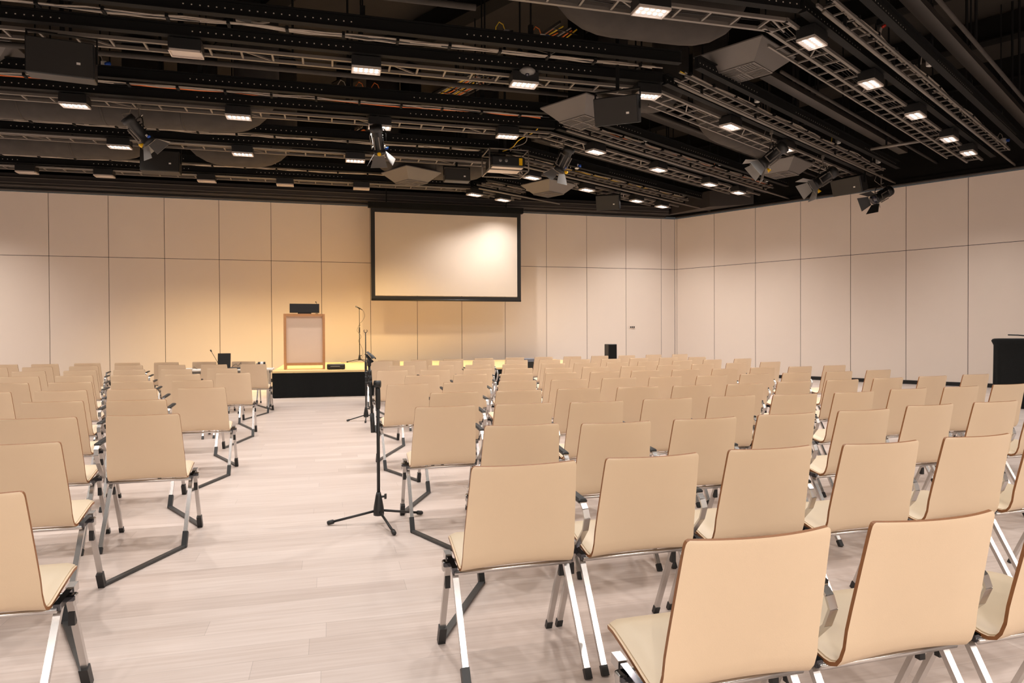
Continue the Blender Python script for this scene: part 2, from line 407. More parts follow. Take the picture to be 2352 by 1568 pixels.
# black amplifier case lying beside the lectern
p = P(772, 849, STG)
th = thing('equipment_case', 'low black equipment case lying on the stage right of the lectern', 'case', p + v3(nL*0.15, 0), AB)
mb = MB(); mb.box((0, 0.1, 0.065), (0.40, 0.26, 0.11), 'black', bev=0.012); mb.build('body', th)
mb = MB(); mb.tube([(-0.12, -0.05, 0.07), (-0.10, -0.075, 0.075), (0.06, -0.075, 0.075), (0.08, -0.05, 0.07)], 0.009, 'grey', 6); mb.build('handle', th)
for x in (-.15, .15):
    for y in (0.0, .2): mb = MB(); mb.box((x, y, .005), (.03, .03, .01), 'black'); mb.build('foot', th)

def small_speaker(px0, px1, ytop, ybot, d, z0, name, label):
    a = PD(px0, ytop, d); b = PD(px1, ytop, d); bot = PD(px0, ybot, d).z if z0 is None else z0
    c = (a+b)/2; wd = (b-a).length; h = a.z-bot
    th = thing(name, label, 'speaker', (c.x, c.y, bot), AB)
    mb = MB(); mb.box((0, 0, h/2), (wd, 0.3, h), 'black', bev=0.01); mb.build('cabinet', th)
    mb = MB(); mb.box((0, -0.152, h/2), (wd-.04, .01, h-.05), 'blackmat'); mb.build('grille', th)
    return th
small_speaker(1392, 1413, 790, 0, WN/0.985-1.9, STG, 'loudspeaker', 'small black loudspeaker standing upright at the right end of the stage')
p = stg(1213, g_front+0.28)
th = thing('monitor_wedge', 'small black box with blue grey top standing before the stage', 'speaker', v3(p, 0), AB)
mb = MB(); mb.box((0, 0, .36), (.22, .25, .72), 'black', bev=.01); mb.build('cabinet', th)
mb = MB(); mb.box((0, 0, .76), (.24, .27, .08), 'bluegrey', bev=.01); mb.build('lid', th)

# ------------------------------------------------------------------ microphone stands
def cable_pts(a, b, n=14, amp=0.04, ph=0.0):
    a = Vector(a); b = Vector(b); out = []
    for i in range(n+1):
        t = i/n; p = a.lerp(b, t); out.append(p + Vector((math.sin(t*9+ph)*amp, math.cos(t*7+ph)*amp*.6, -math.sin(t*PI)*amp)))
    return out
def mic_stand(label, loc, base_r, leg_angles, col_h, boom=None, top_h=None, mic=None, clip=None, cable=False, hub=0.16):
    th = thing('microphone_stand', label, 'microphone stand', loc, 0.0)
    mb = MB(); mb.tube([(0, 0, hub-.02), (0, 0, col_h)], 0.012, 'black', 10); mb.build('column', th)
    mb = MB(); mb.tube([(0, 0, hub-.09), (0, 0, hub-.07), (0, 0, hub-.03), (0, 0, hub+.05), (0, 0, hub+.075)], [.038, .04, .036, .022, .016], 'black', 12)
    mb.tube([(0, 0, hub+.04), (.045, 0, hub+.045)], .008, 'black', 8); mb.box((.05, 0, hub+.045), (.014, .02, .035), 'black'); mb.build('hub', th)
    for a in leg_angles:
        e = Vector((math.cos(a)*base_r, math.sin(a)*base_r, .016)); s_ = Vector((math.cos(a)*.025, math.sin(a)*.025, hub-.06))
        mb = MB(); mb.tube([s_, e], .009, 'black', 8); lg = mb.build('leg', th)
        d = (e-s_).normalized(); mb = MB(); mb.tube([e-d*.045, e-d*.04, e-d*.005, e+d*.004], [.011, .016, .016, .012], 'black', 8); mb.build('rubber_foot', lg)
    mb = MB(); mb.tube([(0, 0, col_h-.16), (0, 0, col_h-.12), (0, 0, col_h-.03), (0, 0, col_h)], [.0165, .019, .018, .015], 'black', 10); mb.build('clutch', th)
    tip = Vector((0, 0, col_h))
    if boom:
        a, b = boom
        mb = MB(); mb.tube([(-.025, -.01, col_h+.02), (.022, -.01, col_h+.02)], .026, 'black', 12); mb.tube([(0, -.03, col_h+.02), (0, .03, col_h+.02)], .014, 'black', 8); mb.build('boom_joint', th)
        mb = MB(); A = Vector(a); B = Vector(b); mb.tube([A, B], .0095, 'black', 8)
        d = (B-A).normalized()
        mb.tube([A, A+d*.14], .016, 'black', 8)
        for f_ in (.74, .82, .9): 
            q = A.lerp(B, f_); mb.tube([q-d*.02, q+d*.02], .016, 'black', 8); mb.tube([q, q+Vector((-.035, 0, .004))], .008, 'black', 6)
        mb.build('boom', th); tip = B
    elif top_h:
        mb = MB(); mb.tube([(0, 0, col_h), (0, 0, top_h)], .008, 'black', 8)
        mb.tube([(-.0, 0, col_h+.06), (.03, 0, col_h+.065)], .009, 'black', 6); mb.build('extension', th); tip = Vector((0, 0, top_h))
    if clip == 'shock':
        mb = MB(); mb.tube([tip, tip+Vector((0, 0, .05))], [.014, .017], 'black', 8)
        c = tip+Vector((.006, 0, .068)); ax = Vector((-.62, .25, .62)).normalized()
        for sgn in (-1, 1):
            sd = ax.cross(Vector((0, 1, .2))).normalized()
            rows = []
            for i in range(7):
                t = -0.034+.068*i/6; r = []
                for k in range(7):
                    an = -1.15+2.3*k/6; rr = .019+.004*math.cos(i/6*PI)
                    r.append(c+ax*t+(sd*math.cos(an)*sgn+ax.cross(sd)*math.sin(an)*sgn)*rr)
                rows.append(r)
            rows2 = [[q+(q-c).normalized()*.005 for q in r] for r in rows]
            mb.grid(rows, 'black'); mb.grid(rows2, 'black', True)
        mb.box(c-Vector((0, 0, .02)), (.024, .024, .024), 'black'); mb.build('microphone_clip', th)
    if clip == 'open':
        mb = MB(); pts = [tip+Vector((.028*math.cos(t), 0, .03+.028*math.sin(t))) for t in [(-1.5+2*PI*0.5*0+k*.52) for k in range(-1, 3)]]
        pts = [tip+Vector((.026*math.cos(t), 0, .03+.026*math.sin(t))) for t in [PI*1.15-PI*2.2*.0+k*(1.7*PI/10)-.3*PI for k in range(0, 0)]] or [tip+Vector((.026*math.sin(t), 0, .028-.026*math.cos(t))) for t in [-2.4+4.8*k/10 for k in range(11)]]
        mb.tube(pts, .005, 'black', 6); mb.tube([tip, tip+Vector((0, 0, .004))], .01, 'black', 6); mb.build('microphone_clip', th)
    if mic:
        d = Vector(mic).normalized()
        mb = MB(); mb.tube([tip, tip+Vector((0, 0, .03))], .011, 'black', 8); c = tip+Vector((0, 0, .04))
        mb.tube([c-d*.03, c+d*.03], .019, 'black', 10); mb.build('microphone_clip', th)
        m_ = thing('microphone', 'black handheld microphone held in the clip of the stand on the stage', 'microphone', Vector(loc)+c)
        mb = MB(); mb.tube([-d*.10, -d*.02, d*.06], [.010, .013, .015], 'black', 10); mb.build('handle', m_)
        mb = MB(); mb.tube([d*.06, d*.075, d*.10, d*.12, d*.128], [.018, .025, .026, .018, .006], 'grey', 10); mb.build('grille_head', m_)
    if cable:
        c = tip
        mb = MB(); pts = [c+Vector((.06, 0, .01)), c+Vector((.13, 0, -.06)), c+Vector((.15, 0, -.2)), c+Vector((.08, 0, -.33)), c+Vector((.01, 0, -.40)), c+Vector((-.06, 0.01, -.55)), c+Vector((-.06, 0.01, -.62)),
               c+Vector((.03, 0, -.72)), c+Vector((.04, 0, -.80)), c+Vector((-.03, 0, -.88)), c+Vector((.03, 0, -1.0)), c+Vector((.09, 0, -1.15)), c+Vector((.09, 0, -1.3)), c+Vector((.02, 0, -1.42)), Vector((-.2, -.1, .008)), Vector((-.5, -.15, .008))]
        sm = []
        for i in range(len(pts)-1):
            for t in (0, .33, .66):
                p0 = pts[max(i-1, 0)]; p1 = pts[i]; p2 = pts[i+1]; p3 = pts[min(i+2, len(pts)-1)]
                sm.append(0.5*((2*p1)+(p2-p0)*t+(2*p0-5*p1+4*p2-p3)*t*t+(3*p1-p0-3*p2+p3)*t**3))
        sm.append(pts[-1]); sm = [Vector((q.x, q.y, max(q.z, .006))) for q in sm]
        mb.tube(sm, .004, 'black', 5); mb.build('cable', th)
    return th
# nearest stand, in the aisle
ctr = P(870, 1201, 0.0)
mic_stand('black boom microphone stand nearest the camera, in the aisle before the chairs', ctr, 0.36,
          [math.radians(188+0), math.radians(-62), math.radians(38)], .99,
          boom=((-0.035, -0.012, 0.66), (-0.060, -0.012, 1.14)), clip='shock', hub=.15)
p = P(841, 966, 0)
mic_stand('black microphone stand with an empty open clip halfway down the aisle', p, 0.30,
          [math.radians(200), math.radians(-80), math.radians(35)], .95, top_h=1.40, clip='open', hub=.15)
p = P(826, 832, STG)
mic_stand('black microphone stand with microphone and hanging cable on the stage', p, 0.36,
          [math.radians(190), math.radians(-50), math.radians(10)], 1.0, top_h=1.50, mic=(-.75, -.2, .42), cable=True, hub=.15)

# ------------------------------------------------------------------ table with equipment, left of the aisle
DT = 13.15
ta = P(424, 846, .745); tb = P(621, 846, .745)
c2 = (ta.to_2d()+tb.to_2d())/2; TW = (tb-ta).length
tang = AB
th = thing('folding_table', 'white topped table behind the last row left of the aisle', 'table', v3(c2-nL*.16, 0), tang)
mb = MB(); mb.box((0, 0, .73), (TW, .46, .03), 'white', bev=.006); mb.build('tabletop', th)
mb = MB(); mb.box((0, 0.0, .69), (TW-.1, .36, .05), 'grey'); mb.build('apron', th)
for x in (-1, 1):
    for y in (-1, 1):
        mb = MB(); mb.box((x*(TW/2-.09), y*.18, .3575), (.05, .03, .715), 'chrome'); lg = mb.build('leg', th)
        mb = MB(); mb.tube([(x*(TW/2-.09), y*.18, 0), (x*(TW/2-.09), y*.18, .05)], .03, 'black', 8); mb.build('caster', lg)
Tt = Matrix.Translation(th.location) @ Matrix.Rotation(tang, 4, 'Z')
def on_table(px, dy=0.0):
    r = ray(px, 830); # intersect with the table's long axis shifted by dy
    o = th.location.to_2d()+nL*dy; t = o.dot(nL)/(r.x*nL.x+r.y*nL.y); return Vector((r.x*t, r.y*t, .745))
l = thing('laptop', 'open black laptop seen from behind on the white table', 'laptop', on_table(515, .05), tang)
mb = MB(); mb.box((0, 0, .155), (.225, .012, .27), 'black', Matrix.Rotation(-.15, 3, 'X'), bev=.002); mb.build('screen_lid', l)
mb = MB(); mb.box((0, .11, .010), (.30, .22, .02), 'grey', bev=.004); mb.build('keyboard_base', l)
l = thing('gooseneck_microphone', 'long thin gooseneck microphone leaning left beside the laptop on the table', 'microphone', on_table(503, -.12), tang)
mb = MB(); mb.box((0, 0, .02), (.11, .14, .04), 'grey', bev=.008); mb.build('base', l)
mb = MB(); mb.tube([(0, 0, .04), (-.01, 0, .10), (-.06, 0, .2), (-.13, 0, .33)], .0045, 'black', 6); mb.build('neck', l)
mb = MB(); mb.tube([(-.125, 0, .325), (-.145, 0, .36)], [.01, .014], 'black', 8); mb.build('capsule', l)
l = thing('control_panel', 'flat grey control panel with a coiled lead right of the laptop', 'controller', on_table(545, .0), tang)
mb = MB(); mb.box((0, 0, .012), (.30, .22, .024), 'black', bev=.004); mb.build('body', l)
mb = MB(); mb.tube([(-.1, 0, .03), (-.06, 0, .07), (-.02, .01, .09), (.01, 0, .05), (.05, 0, .10), (.06, 0, .12), (.07, 0, .06), (.075, 0, .03)], .004, 'black', 5); mb.build('lead', l)
l = thing('conference_unit', 'black and white camera-like unit on the right end of the table', 'camera', on_table(601, -.05), tang)
mb = MB(); mb.tube([(-.065, 0, .075), (.065, 0, .075)], .05, 'black', 12); mb.tube([(-.02, 0, .075), (.03, 0, .075)], .053, 'white', 12); mb.build('body', l)
mb = MB(); mb.box((0, 0, .013), (.08, .08, .026), 'black'); mb.build('base', l)
mb = MB(); mb.tube([(-.065, 0, .075), (-.10, 0, .075)], .02, 'grey', 8); mb.build('lens', l)
l = thing('cable_adapter', 'white boxy adapter hanging over the left edge of the table', 'adapter', on_table(434, -.16), tang)
mb = MB(); mb.box((0, 0, .015), (.12, .08, .03), 'white', bev=.008); mb.build('body', l)
mb = MB(); mb.tube([(.05, 0, .02), (.08, .02, .05), (.13, .05, .012)], .004, 'black', 5); mb.build('lead', l)

# ------------------------------------------------------------------ covered equipment at the right wall
p = PD(2346, 775, 12.4)
th = thing('draped_equipment_stand', 'tall stand under black cloth beside the right wall at the picture edge', 'equipment', (p.x, p.y, 0), AR+PI)
H = p.z; ring = []
prof = [(0.0, 1.0), (.25, .99), (.6, .985), (.95, .98), (H-.14, .98), (H-.06, 1.06), (H-.03, 1.02), (H-.02, .95)]
mb = MB(); rows = []
for z, k in prof:
    r = []
    n = 80
    for i in range(n+1):
        t = 2*PI*i/n; cx, cy = math.cos(t), math.sin(t)
        ex = .40*(abs(cx)**.35)*(1 if cx >= 0 else -1); ey = .30*(abs(cy)**.35)*(1 if cy >= 0 else -1)
        fo = 1+.035*math.sin(t*13+z*.6)*(1-z/H)+.02*math.sin(t*29)*(1-z/H)
        r.append((ex*k*fo, ey*k*fo, z+.004))
    rows.append(r)
mb.grid(rows, 'blackcloth'); mb.add(rows[-1][:-1], [list(range(80))], 'blackcloth'); mb.build('drape', th)
mb = MB(); mb.tube([(-.28, 0, H-.02), (-.28, 0, H+.03), (-.2, 0, H+.02), (.05, 0, H+.045), (.2, 0, H+.05)], .012, 'black', 8); mb.box((-.25, 0, H+.01), (.09, .12, .03), 'black'); mb.build('top_bracket', th)

# wall plate
p = PB(1452, 751, 0.0)
th = thing('wall_switch_plate', 'small wall plate with dark buttons on the back wall near the corner', 'switch', (p.x-nL.x*.012, p.y-nL.y*.012, p.z), AB)
mb = MB(); mb.box((0, 0, 0), (.22, .012, .09), 'wall'); mb.build('plate', th)
for x in (-.06, 0, .06):
    mb = MB(); mb.box((x, -.012, 0), (.035, .014, .05), 'black'); mb.build('button', th)

# ------------------------------------------------------------------ chairs
def chair_master():
    # centreline of the one-piece shell, front lip to top of the back: (y, z, half width)
    pr = [(.240, .436, .185), (.236, .448, .202), (.222, .460, .214), (.17, .464, .220), (.10, .456, .225), (.02, .442, .229), (-.04, .432, .232), (-.075, .428, .234),
          (-.100, .430, .235), (-.122, .441, .235), (-.137, .463, .235), (-.149, .50, .234), (-.165, .55, .232), (-.185, .61, .229), (-.209, .68, .225), (-.233, .75, .221), (-.2555, .815, .217),
          (-.2645, .840, .2155), (-.268, .851, .2135), (-.2695, .857, .2095), (-.27, .860, .203)]
    NJ = 16; T = .0115
    def off(i, u):
        y, z, w_ = pr[i]
        a = max(0.0, min(1.0, (z-.47)/.39)) if y < -.15 else 0
        s_ = max(0.0, min(1.0, (-.0-y)/.15)) if y > -.19 else 1.0
        dy = (.034*a - .012*s_*(1-a))*(u*u); dz = -.010*s_*(1-a)*(u*u)
        return dy, dz
    def pt(i, u, t):
        y, z, w_ = pr[i]; a = pr[max(i-1, 0)]; b = pr[min(i+1, len(pr)-1)]
        ty, tz = b[0]-a[0], b[1]-a[1]; L = math.hypot(ty, tz); ny, nz = -tz/L, ty/L   # normal
        # outward (under / behind) is the side away from the sitter
        dy, dz = off(i, u)
        return (u*w_, y+dy-ny*t, z+dz-nz*t)
    inner = [[pt(i, -1+2*j/NJ, T/2) for j in range(NJ+1)] for i in range(len(pr))]
    outer = [[pt(i, -1+2*j/NJ, -T/2) for j in range(NJ+1)] for i in range(len(pr))]
    sh = MB(); sh.grid(inner, 'cream'); sh.grid(outer, 'cream', True)
    n = len(pr)
    for j in (0, NJ):
        sh.grid([[inner[i][j], outer[i][j]] for i in range(n)], 'ply', j != 0, False)
    sh.grid([inner[0], outer[0]], 'ply', True, False); sh.grid([inner[-1], outer[-1]], 'ply', False, False)
    # seat and back upholstery on the sitter's side
    def pad(i0, i1, inset, th_, name):
        mb = MB(); idx = list(range(i0, i1+1)); top = []
        ring_in = []
        K = len(idx)
        for a, i in enumerate(idx):
            r = []
            for j in range(NJ+1):
                u = (-1+2*j/NJ)*inset
                e = min(a, K-1-a)/1.5; ej = min(j, NJ-j)/1.2
                k = min(1.0, e)*0.6+.4; kj = min(1.0, ej)*.6+.4
                hgt = th_*min(k, kj) if (e > 0 and ej > 0) else th_*.25
                r.append(pt(i, u, T/2+hgt))
            top.append(r)
        bot = [[pt(i, (-1+2*j/NJ)*inset, T/2+.0005) for j in range(NJ+1)] for i in idx]
        mb.grid(top, 'leather')
        for j in (0, NJ): mb.grid([[top[a][j], bot[a][j]] for a in range(K)], 'leather', j != 0)
        mb.grid([top[0], bot[0]], 'leather', True); mb.grid([top[-1], bot[-1]], 'leather', False)
        return mb.mesh(name)
    meshes = {'shell': sh.mesh('shell'), 'seat_pad': pad(1, 9, .965, .016, 'seat_pad'), 'back_pad': pad(11, 17, .93, .008, 'back_pad')}
    # frame: crossbars under the seat and side rails
    fr = MB()
    fr.tube([(-.25, .03, .418), (.25, .03, .418)], .010, 'chrome', 8); fr.tube([(-.25, -.085, .405), (.25, -.085, .405)], .010, 'chrome', 8)
    for x in (-.14, .14): fr.box((x, .0, .425), (.03, .12, .010), 'blackmat')
    meshes['crossbar'] = fr.mesh('crossbar')
    for sgn, nm in ((-1, 'l'), (1, 'r')):
        x = sgn*.249
        m = MB(); m.beam((x, .085, .432), (x, -.085, .414), .022, .024, 'dchrome'); m.beam((x, .088, .433), (x, .04, .4285), .028, .03, 'chrome')
        m.box((x+sgn*.016, .005, .418), (.034, .045, .022), 'dchrome', bev=.004); m.box((x+sgn*.030, .005, .408), (.010, .03, .04), 'chrome', bev=.003)
        meshes['rail_'+nm] = m.mesh('side_rail')
        a = Vector((x+sgn*.006, .018, .415)); b = Vector((x+sgn*.004, .205, .012))
        m = MB(); m.beam(a, b, .018, .024, 'chrome', (1, 0, 0)); meshes['fleg_'+nm] = m.mesh('front_leg')
        q = a.lerp(b, .22); m = MB(); m.box((q.x, q.y-.014, q.z), (.022, .02, .05), 'black'); meshes['buf_'+nm] = m.mesh('stacking_buffer')
        m = MB(); d = (b-a).normalized(); m.beam(b-d*.028, b+d*.012, .022, .028, 'black', (1, 0, 0)); meshes['ffoot_'+nm] = m.mesh('foot_cap')
        a = Vector((x-sgn*.008, -.03, .415)); b = Vector((x-sgn*.006, -.285, .012))
        m = MB(); m.beam(a, b, .018, .024, 'chrome', (1, 0, 0)); meshes['rleg_'+nm] = m.mesh('rear_leg')
        m = MB(); d = (b-a).normalized(); m.beam(b-d*.028, b+d*.012, .022, .028, 'black', (1, 0, 0)); meshes['rfoot_'+nm] = m.mesh('foot_cap')
    m = MB(); x = .292
    pts = [(x, .0, .425), (x+.004, -.06, .47), (x+.006, -.13, .545), (x+.004, -.155, .60), (x, -.145, .635), (x, -.12, .655)]
    for p0, p1 in zip(pts[:-1], pts[1:]): m.beam(p0, p1, .026, .009, 'chrome', (0, .5, 1))
    m.beam((x, -.125, .655), (x, .10, .672), .028, .010, 'chrome'); meshes['arm'] = m.mesh('armrest')
    m = MB(); m.box((x, -.01, .671), (.040, .23, .020), 'black', Matrix.Rotation(.075, 3, 'X'), bev=.006); meshes['armpad'] = m.mesh('arm_pad')
    return meshes
CH = chair_master()
def chair_proto(arm):
    t = link('conference_chair', None); t.empty_display_size = .1
    link('shell', CH['shell'], t); link('seat_pad', CH['seat_pad'], t); link('back_pad', CH['back_pad'], t); link('crossbar', CH['crossbar'], t)
    for nm in ('l', 'r'):
        link('side_rail', CH['rail_'+nm], t)
        a = link('leg', CH['fleg_'+nm], t); link('foot_cap', CH['ffoot_'+nm], a); link('stacking_buffer', CH['buf_'+nm], a)
        a = link('leg', CH['rleg_'+nm], t); link('foot_cap', CH['rfoot_'+nm], a)
    if arm:
        a = link('armrest', CH['arm'], t); link('arm_pad', CH['armpad'], a)
    return t
protos = {}
def place_chair(x, y, a, arm, label, group):
    if arm not in protos: protos[arm] = chair_proto(arm); t = protos[arm]
    else: t = copy_tree(protos[arm])
    t.location = (x, y, 0); t.rotation_euler = (0, 0, a); tag(t, label, 'chair', group); return t

ZB = .86
def mid(v, slope):
    "centre of the back's top edge on the floor plan; v = (xl, yl, xr, yr), None where the corner is hidden"
    c = Vector((math.cos(slope), math.sin(slope)))
    if v[0] is not None and v[2] is not None:
        a = P(v[0], v[1], ZB); b = P(v[2], v[3], ZB); return ((a+b)/2).to_2d()
    if v[0] is None: return P(v[2], v[3], ZB).to_2d()-c*.205
    return P(v[0], v[1], ZB).to_2d()+c*.205
N_ = None
RROWS = [
 [(1605,1247,1915,1217),(2027,1203,2308,1180)],
 [(1098,1076,1320,1060),(1405,1053,1610,1044),(1690,1035,1869,1023),(1953,1023,2120,1014),(2187,1008,2331,995)],
 [(1123,979,1280,972),(1346,974,1496,969.5),(1558,964,1696,958.6),(1750,954,1879,947),(1936,945,2051,939),(2094,932,2198,926.5),(2244,926,2350,920)],
 [(960,936.5,1089,931),(1146.6,930,1264,924),(1317,925,1433,921),(1484.6,918,1592.6,912.7),(1636.5,911.5,1737.5,906),(1785,908.7,1879,903.5),(1925,903,2013,899),(2051,894.4,2138,890),(2175.6,890.4,2255,885),(2288.6,883.8,N_,N_)],
 [(993.6,903,1097.5,899.6),(1146,898,1243,895.4),(1285,893.3,1380,889.5),(1423.6,889,1514.7,887.7),(1552,886,1637,884),(1676,883.5,1757,881),(1790,877.8,1867,872.6),(1903,874,1978,870.5),(2011,869,2081,866.3),(2112.5,864.2,2185,862),(2213.5,861,2282,858.6)],
 [(892,884,984.5,881.4),(1022,879,1108.7,875.8),(1149,875,1233.5,873),(1269,871.6,1350.6,869),(1387,868.8,1463.6,866),(1496,866,1569,865),(1604,863.8,1675,862.4),(1703,859.6,1772,856.8),(1800,857.6,1867,853.7),(1900,853.4,1965,853),(1992,850,2054,848)],
 [(932,863.8,1009,860.3),(1044,860.3,1118.5,857.8),(1152,859,1225,856.8),(1256,857.5,1325,855),(1358,855.4,1426,853),(1453,851,1517,849),(1546,849,1610,847),(1638,847.7,1699,845.6),(1725,844.6,1785.5,842),(1814,842.2,1870,841),(1893.5,839.6,1949,838.2)],
 [(866.7,852,937,851),(965.6,850,1034,848),(1068,847.7,1129,845.6),(1161,845.6,1224.6,844.6),(1254,845.6,1315,845),(1340,842.8,1400,842),(1428.5,842,1486,840.4),(1511,838.2,1567,837.2),(1590,836.2,1645,835),(1667,833.4,1723,832),(1746,832.3,1799,830)],
 [(891,840,954,838.6),(983,839,1043.5,838.2),(1069,838.2,1129,836.8),(1153.5,837,1214,835.4),(1237.7,835.8,1306,833.7),(1317,834.8,1376,833),(1394,833,1446,831.6),(1468,829.7,1514,828.8),(1545,827,1595,826.7),(1615,826,1663.5,825.3),(1685,823.9,1733,823.2)],
 [(850,830,900,829.5),(925.6,829.2,981,828.8),(1007,828.8,1063,828.1),(1085.5,827.4,1137.5,826.7),(1162.6,827.4,1214.3,827),(1236.7,826.7,1291,825.3),(1308,825.3,1360,825),(1380,825,1430,824),(1445,821.7,1495,821),(1514.7,821,1561,820.8),(1581.4,820,1625.6,819.6)],
 [(868,826.7,920,826.2),(943,826.2,995,825.7),(1017.5,825.3,1067,824.8),(1087.6,822.4,1137,821.7),(1160.5,821,1206.8,820),(1227,819.4,1273,819),(1294,818.7,1338.7,818.2),(1357.7,817.5,1401,816.8),(1420,816.6,1463.6,816),(1482.4,814,1524.5,813.8),(1543.8,813.3,1584,813)]]
LROWS = [
 [(N_,N_,38,1133)],
 [(N_,N_,128.4,1016.8)],
 [(N_,N_,168,958.6),(244,955.7,405.6,951.5)],
 [(45,924.2,186,921.4),(244,921.4,376,917)],
 [(N_,N_,18.2,901),(76,899,195.7,895.7),(242.7,895.4,358,893),(407,892.6,515,889)],
 [(N_,N_,60.3,879.3),(106,880,209,877.2),(252.6,876.5,351.6,875),(393.7,874.4,487,872.3)],
 [(N_,N_,84.9,864.5),(122,863.8,212,861.7),(252,862.4,336.8,861.7),(376.8,860.6,459.6,859.6),(494.7,856.5,575.4,856)],
 [(21.7,853.6,103.8,852.2),(141,852.2,221.7,850.8),(256.8,849,333,848),(366.3,848.4,441.4,847.7),(473.6,846.3,546,845.6)],
 [(N_,N_,12.6,844.2),(46.3,844.2,120.7,842.8),(154,841.4,226.6,840.4),(259.6,840,329,839),(358.6,838.6,428,837.6),(456,837,525,837),(549.4,836.8,612.6,836.2)],
 [(N_,N_,37.2,836.8),(67.3,837.2,134.7,835.8),(166,834.4,231.5,833.4),(259,833.7,322.8,833),(349.5,832.3,412,831),(437,830.9,499.6,830.2),(527.7,830.2,589.4,829.5)]]
import numpy as np
def fit_row(row, defs):
    m = [mid(v, defs) for v in row]
    if len(m) < 3: sl = defs; return m, [sl]*len(m)
    xs = np.array([p.x for p in m]); ys = np.array([p.y for p in m])
    co = np.polyfit(xs, ys, 2 if len(m) > 6 else 1)
    out = []; an = []
    for v, p in zip(row, m):
        px = (v[0]+v[2])/2 if (v[0] is not None and v[2] is not None) else None
        y = float(np.polyval(co, p.x)); 
        q = Vector((p.x*y/p.y, y)); q = Vector((p.x*float(np.polyval(co, q.x))/p.y, float(np.polyval(co, q.x))))
        k = .65 if p.y > 7 else .35
        out.append(p.lerp(q, k))
    for i in range(len(out)):
        a = out[max(i-1, 0)]; b = out[min(i+1, len(out)-1)]
        s_ = math.atan2(b.y-a.y, b.x-a.x); an.append(.4*s_+.6*(defs))
    return out, an
ends = {'R': [], 'L': []}
CHAIRS = []
for side, rows_, defs in (('R', RROWS, .285), ('L', LROWS, .25)):
    for ri, row in enumerate(rows_):
        mids, angs = fit_row(row, defs)
        if side == 'R' and ri in (0, 1, 2):       # the seats cut by the picture edge
            mids.append(mids[-1]+(mids[-1]-mids[-2]).normalized()*.585); angs.append(angs[-1])
        n = len(mids)
        for i, (p, a) in enumerate(zip(mids, angs)):
            f_ = Vector((-math.sin(a), math.cos(a))); o = p+f_*.27
            si = i+1 if side == 'R' else n-i
            arm = (i < n-1)
            rl = ORD[ri+1] if not (side == 'R' and ri == 10) else 'farthest'
            if side == 'L' and ri == len(rows_)-1: rl = 'farthest'
            if ri == 0: rl = 'nearest'
            sn = 'aisle seat' if si == 1 else ORD[si]+' seat from the aisle'
            sd = 'right' if side == 'R' else 'left'
            place_chair(o.x, o.y, a, arm, 'cream chair %s of the aisle, %s row, %s' % (sd, rl, sn), 'cream chairs %s of the aisle' % sd)
            CHAIRS.append((side, ri, i, o, a))
        e = (mids[0], angs[0]) if side == 'R' else (mids[-1], angs[-1])
        ends[side].append(e)
# row spacer bars along the aisle
for side in 'RL':
    E_ = ends[side]
    for k in range(len(E_)-1):
        (p, a), (q, b) = E_[k], E_[k+1]
        if side == 'R' and k > 8: continue
        sx = -.253 if side == 'R' else .253
        f1 = Vector((-math.sin(a), math.cos(a))); r1 = Vector((math.cos(a), math.sin(a)))
        f2 = Vector((-math.sin(b), math.cos(b))); r2 = Vector((math.cos(b), math.sin(b)))
        A = p+f1*(.27+.205)+r1*sx; B = q+f2*(.27-.285)+r2*sx*.962
        if (B-A).length > 1.7: continue
        th = thing('row_spacer_bar', 'black floor bar %s of the aisle linking the %s and %s rows' % ('right' if side == 'R' else 'left', 'nearest' if k == 0 else ORD[k+1], ORD[k+2]), 'spacer bar', v3(A, 0), 0, 'black row spacer bars on the floor')
        D = v3(B-A, 0); mb = MB(); mb.beam((0, 0, .012), D+Vector((0, 0, .012)), .032, .012, 'bar'); mb.build('bar', th)
        for z, ln in ((Vector((0, 0, 0)), v3(f1, 0)*-.041), (D, v3(f2, 0)*.056)):
            mb = MB(); mb.beam(z+Vector((0, 0, .001)), z+ln+Vector((0, 0, .088)), .032, .034, 'black', v3(f1, 0)); mb.build('foot_socket', th)

# ------------------------------------------------------------------ ceiling rig
LK = [7.62, 10.33, 13.10, 15.74, 18.70]; RK = [3.84, 6.46, 9.33, 11.95, 14.50]
def isect(l, r):
    det = nL.x*nR.y-nL.y*nR.x
    return Vector(((l*nR.y-nL.y*r)/det, (nL.x*r-l*nR.x)/det))
RIGN = ['nearest', 'second nearest', 'third nearest', 'fourth nearest', 'farthest']
ARMN = {'L': 'running parallel to the back wall', 'R': 'running towards the right wall'}
def basket_cables(mb, L, y0, y1, z, n, seed, mats, r=.008):
    rnd = random.Random(seed)
    for c in range(n):
        y = y0+(y1-y0)*(c+.5)/n; pts = []; x = rnd.uniform(0, .3); ph = rnd.uniform(0, 6)
        while x < L-.1:
            pts.append((x, y+.02*math.sin(x*2.3+ph)+rnd.uniform(-.012, .012), z+rnd.uniform(0, .03))); x += rnd.uniform(.25, .5)
        if len(pts) > 2: mb.tube(pts, r, mats[c % len(mats)], 5)
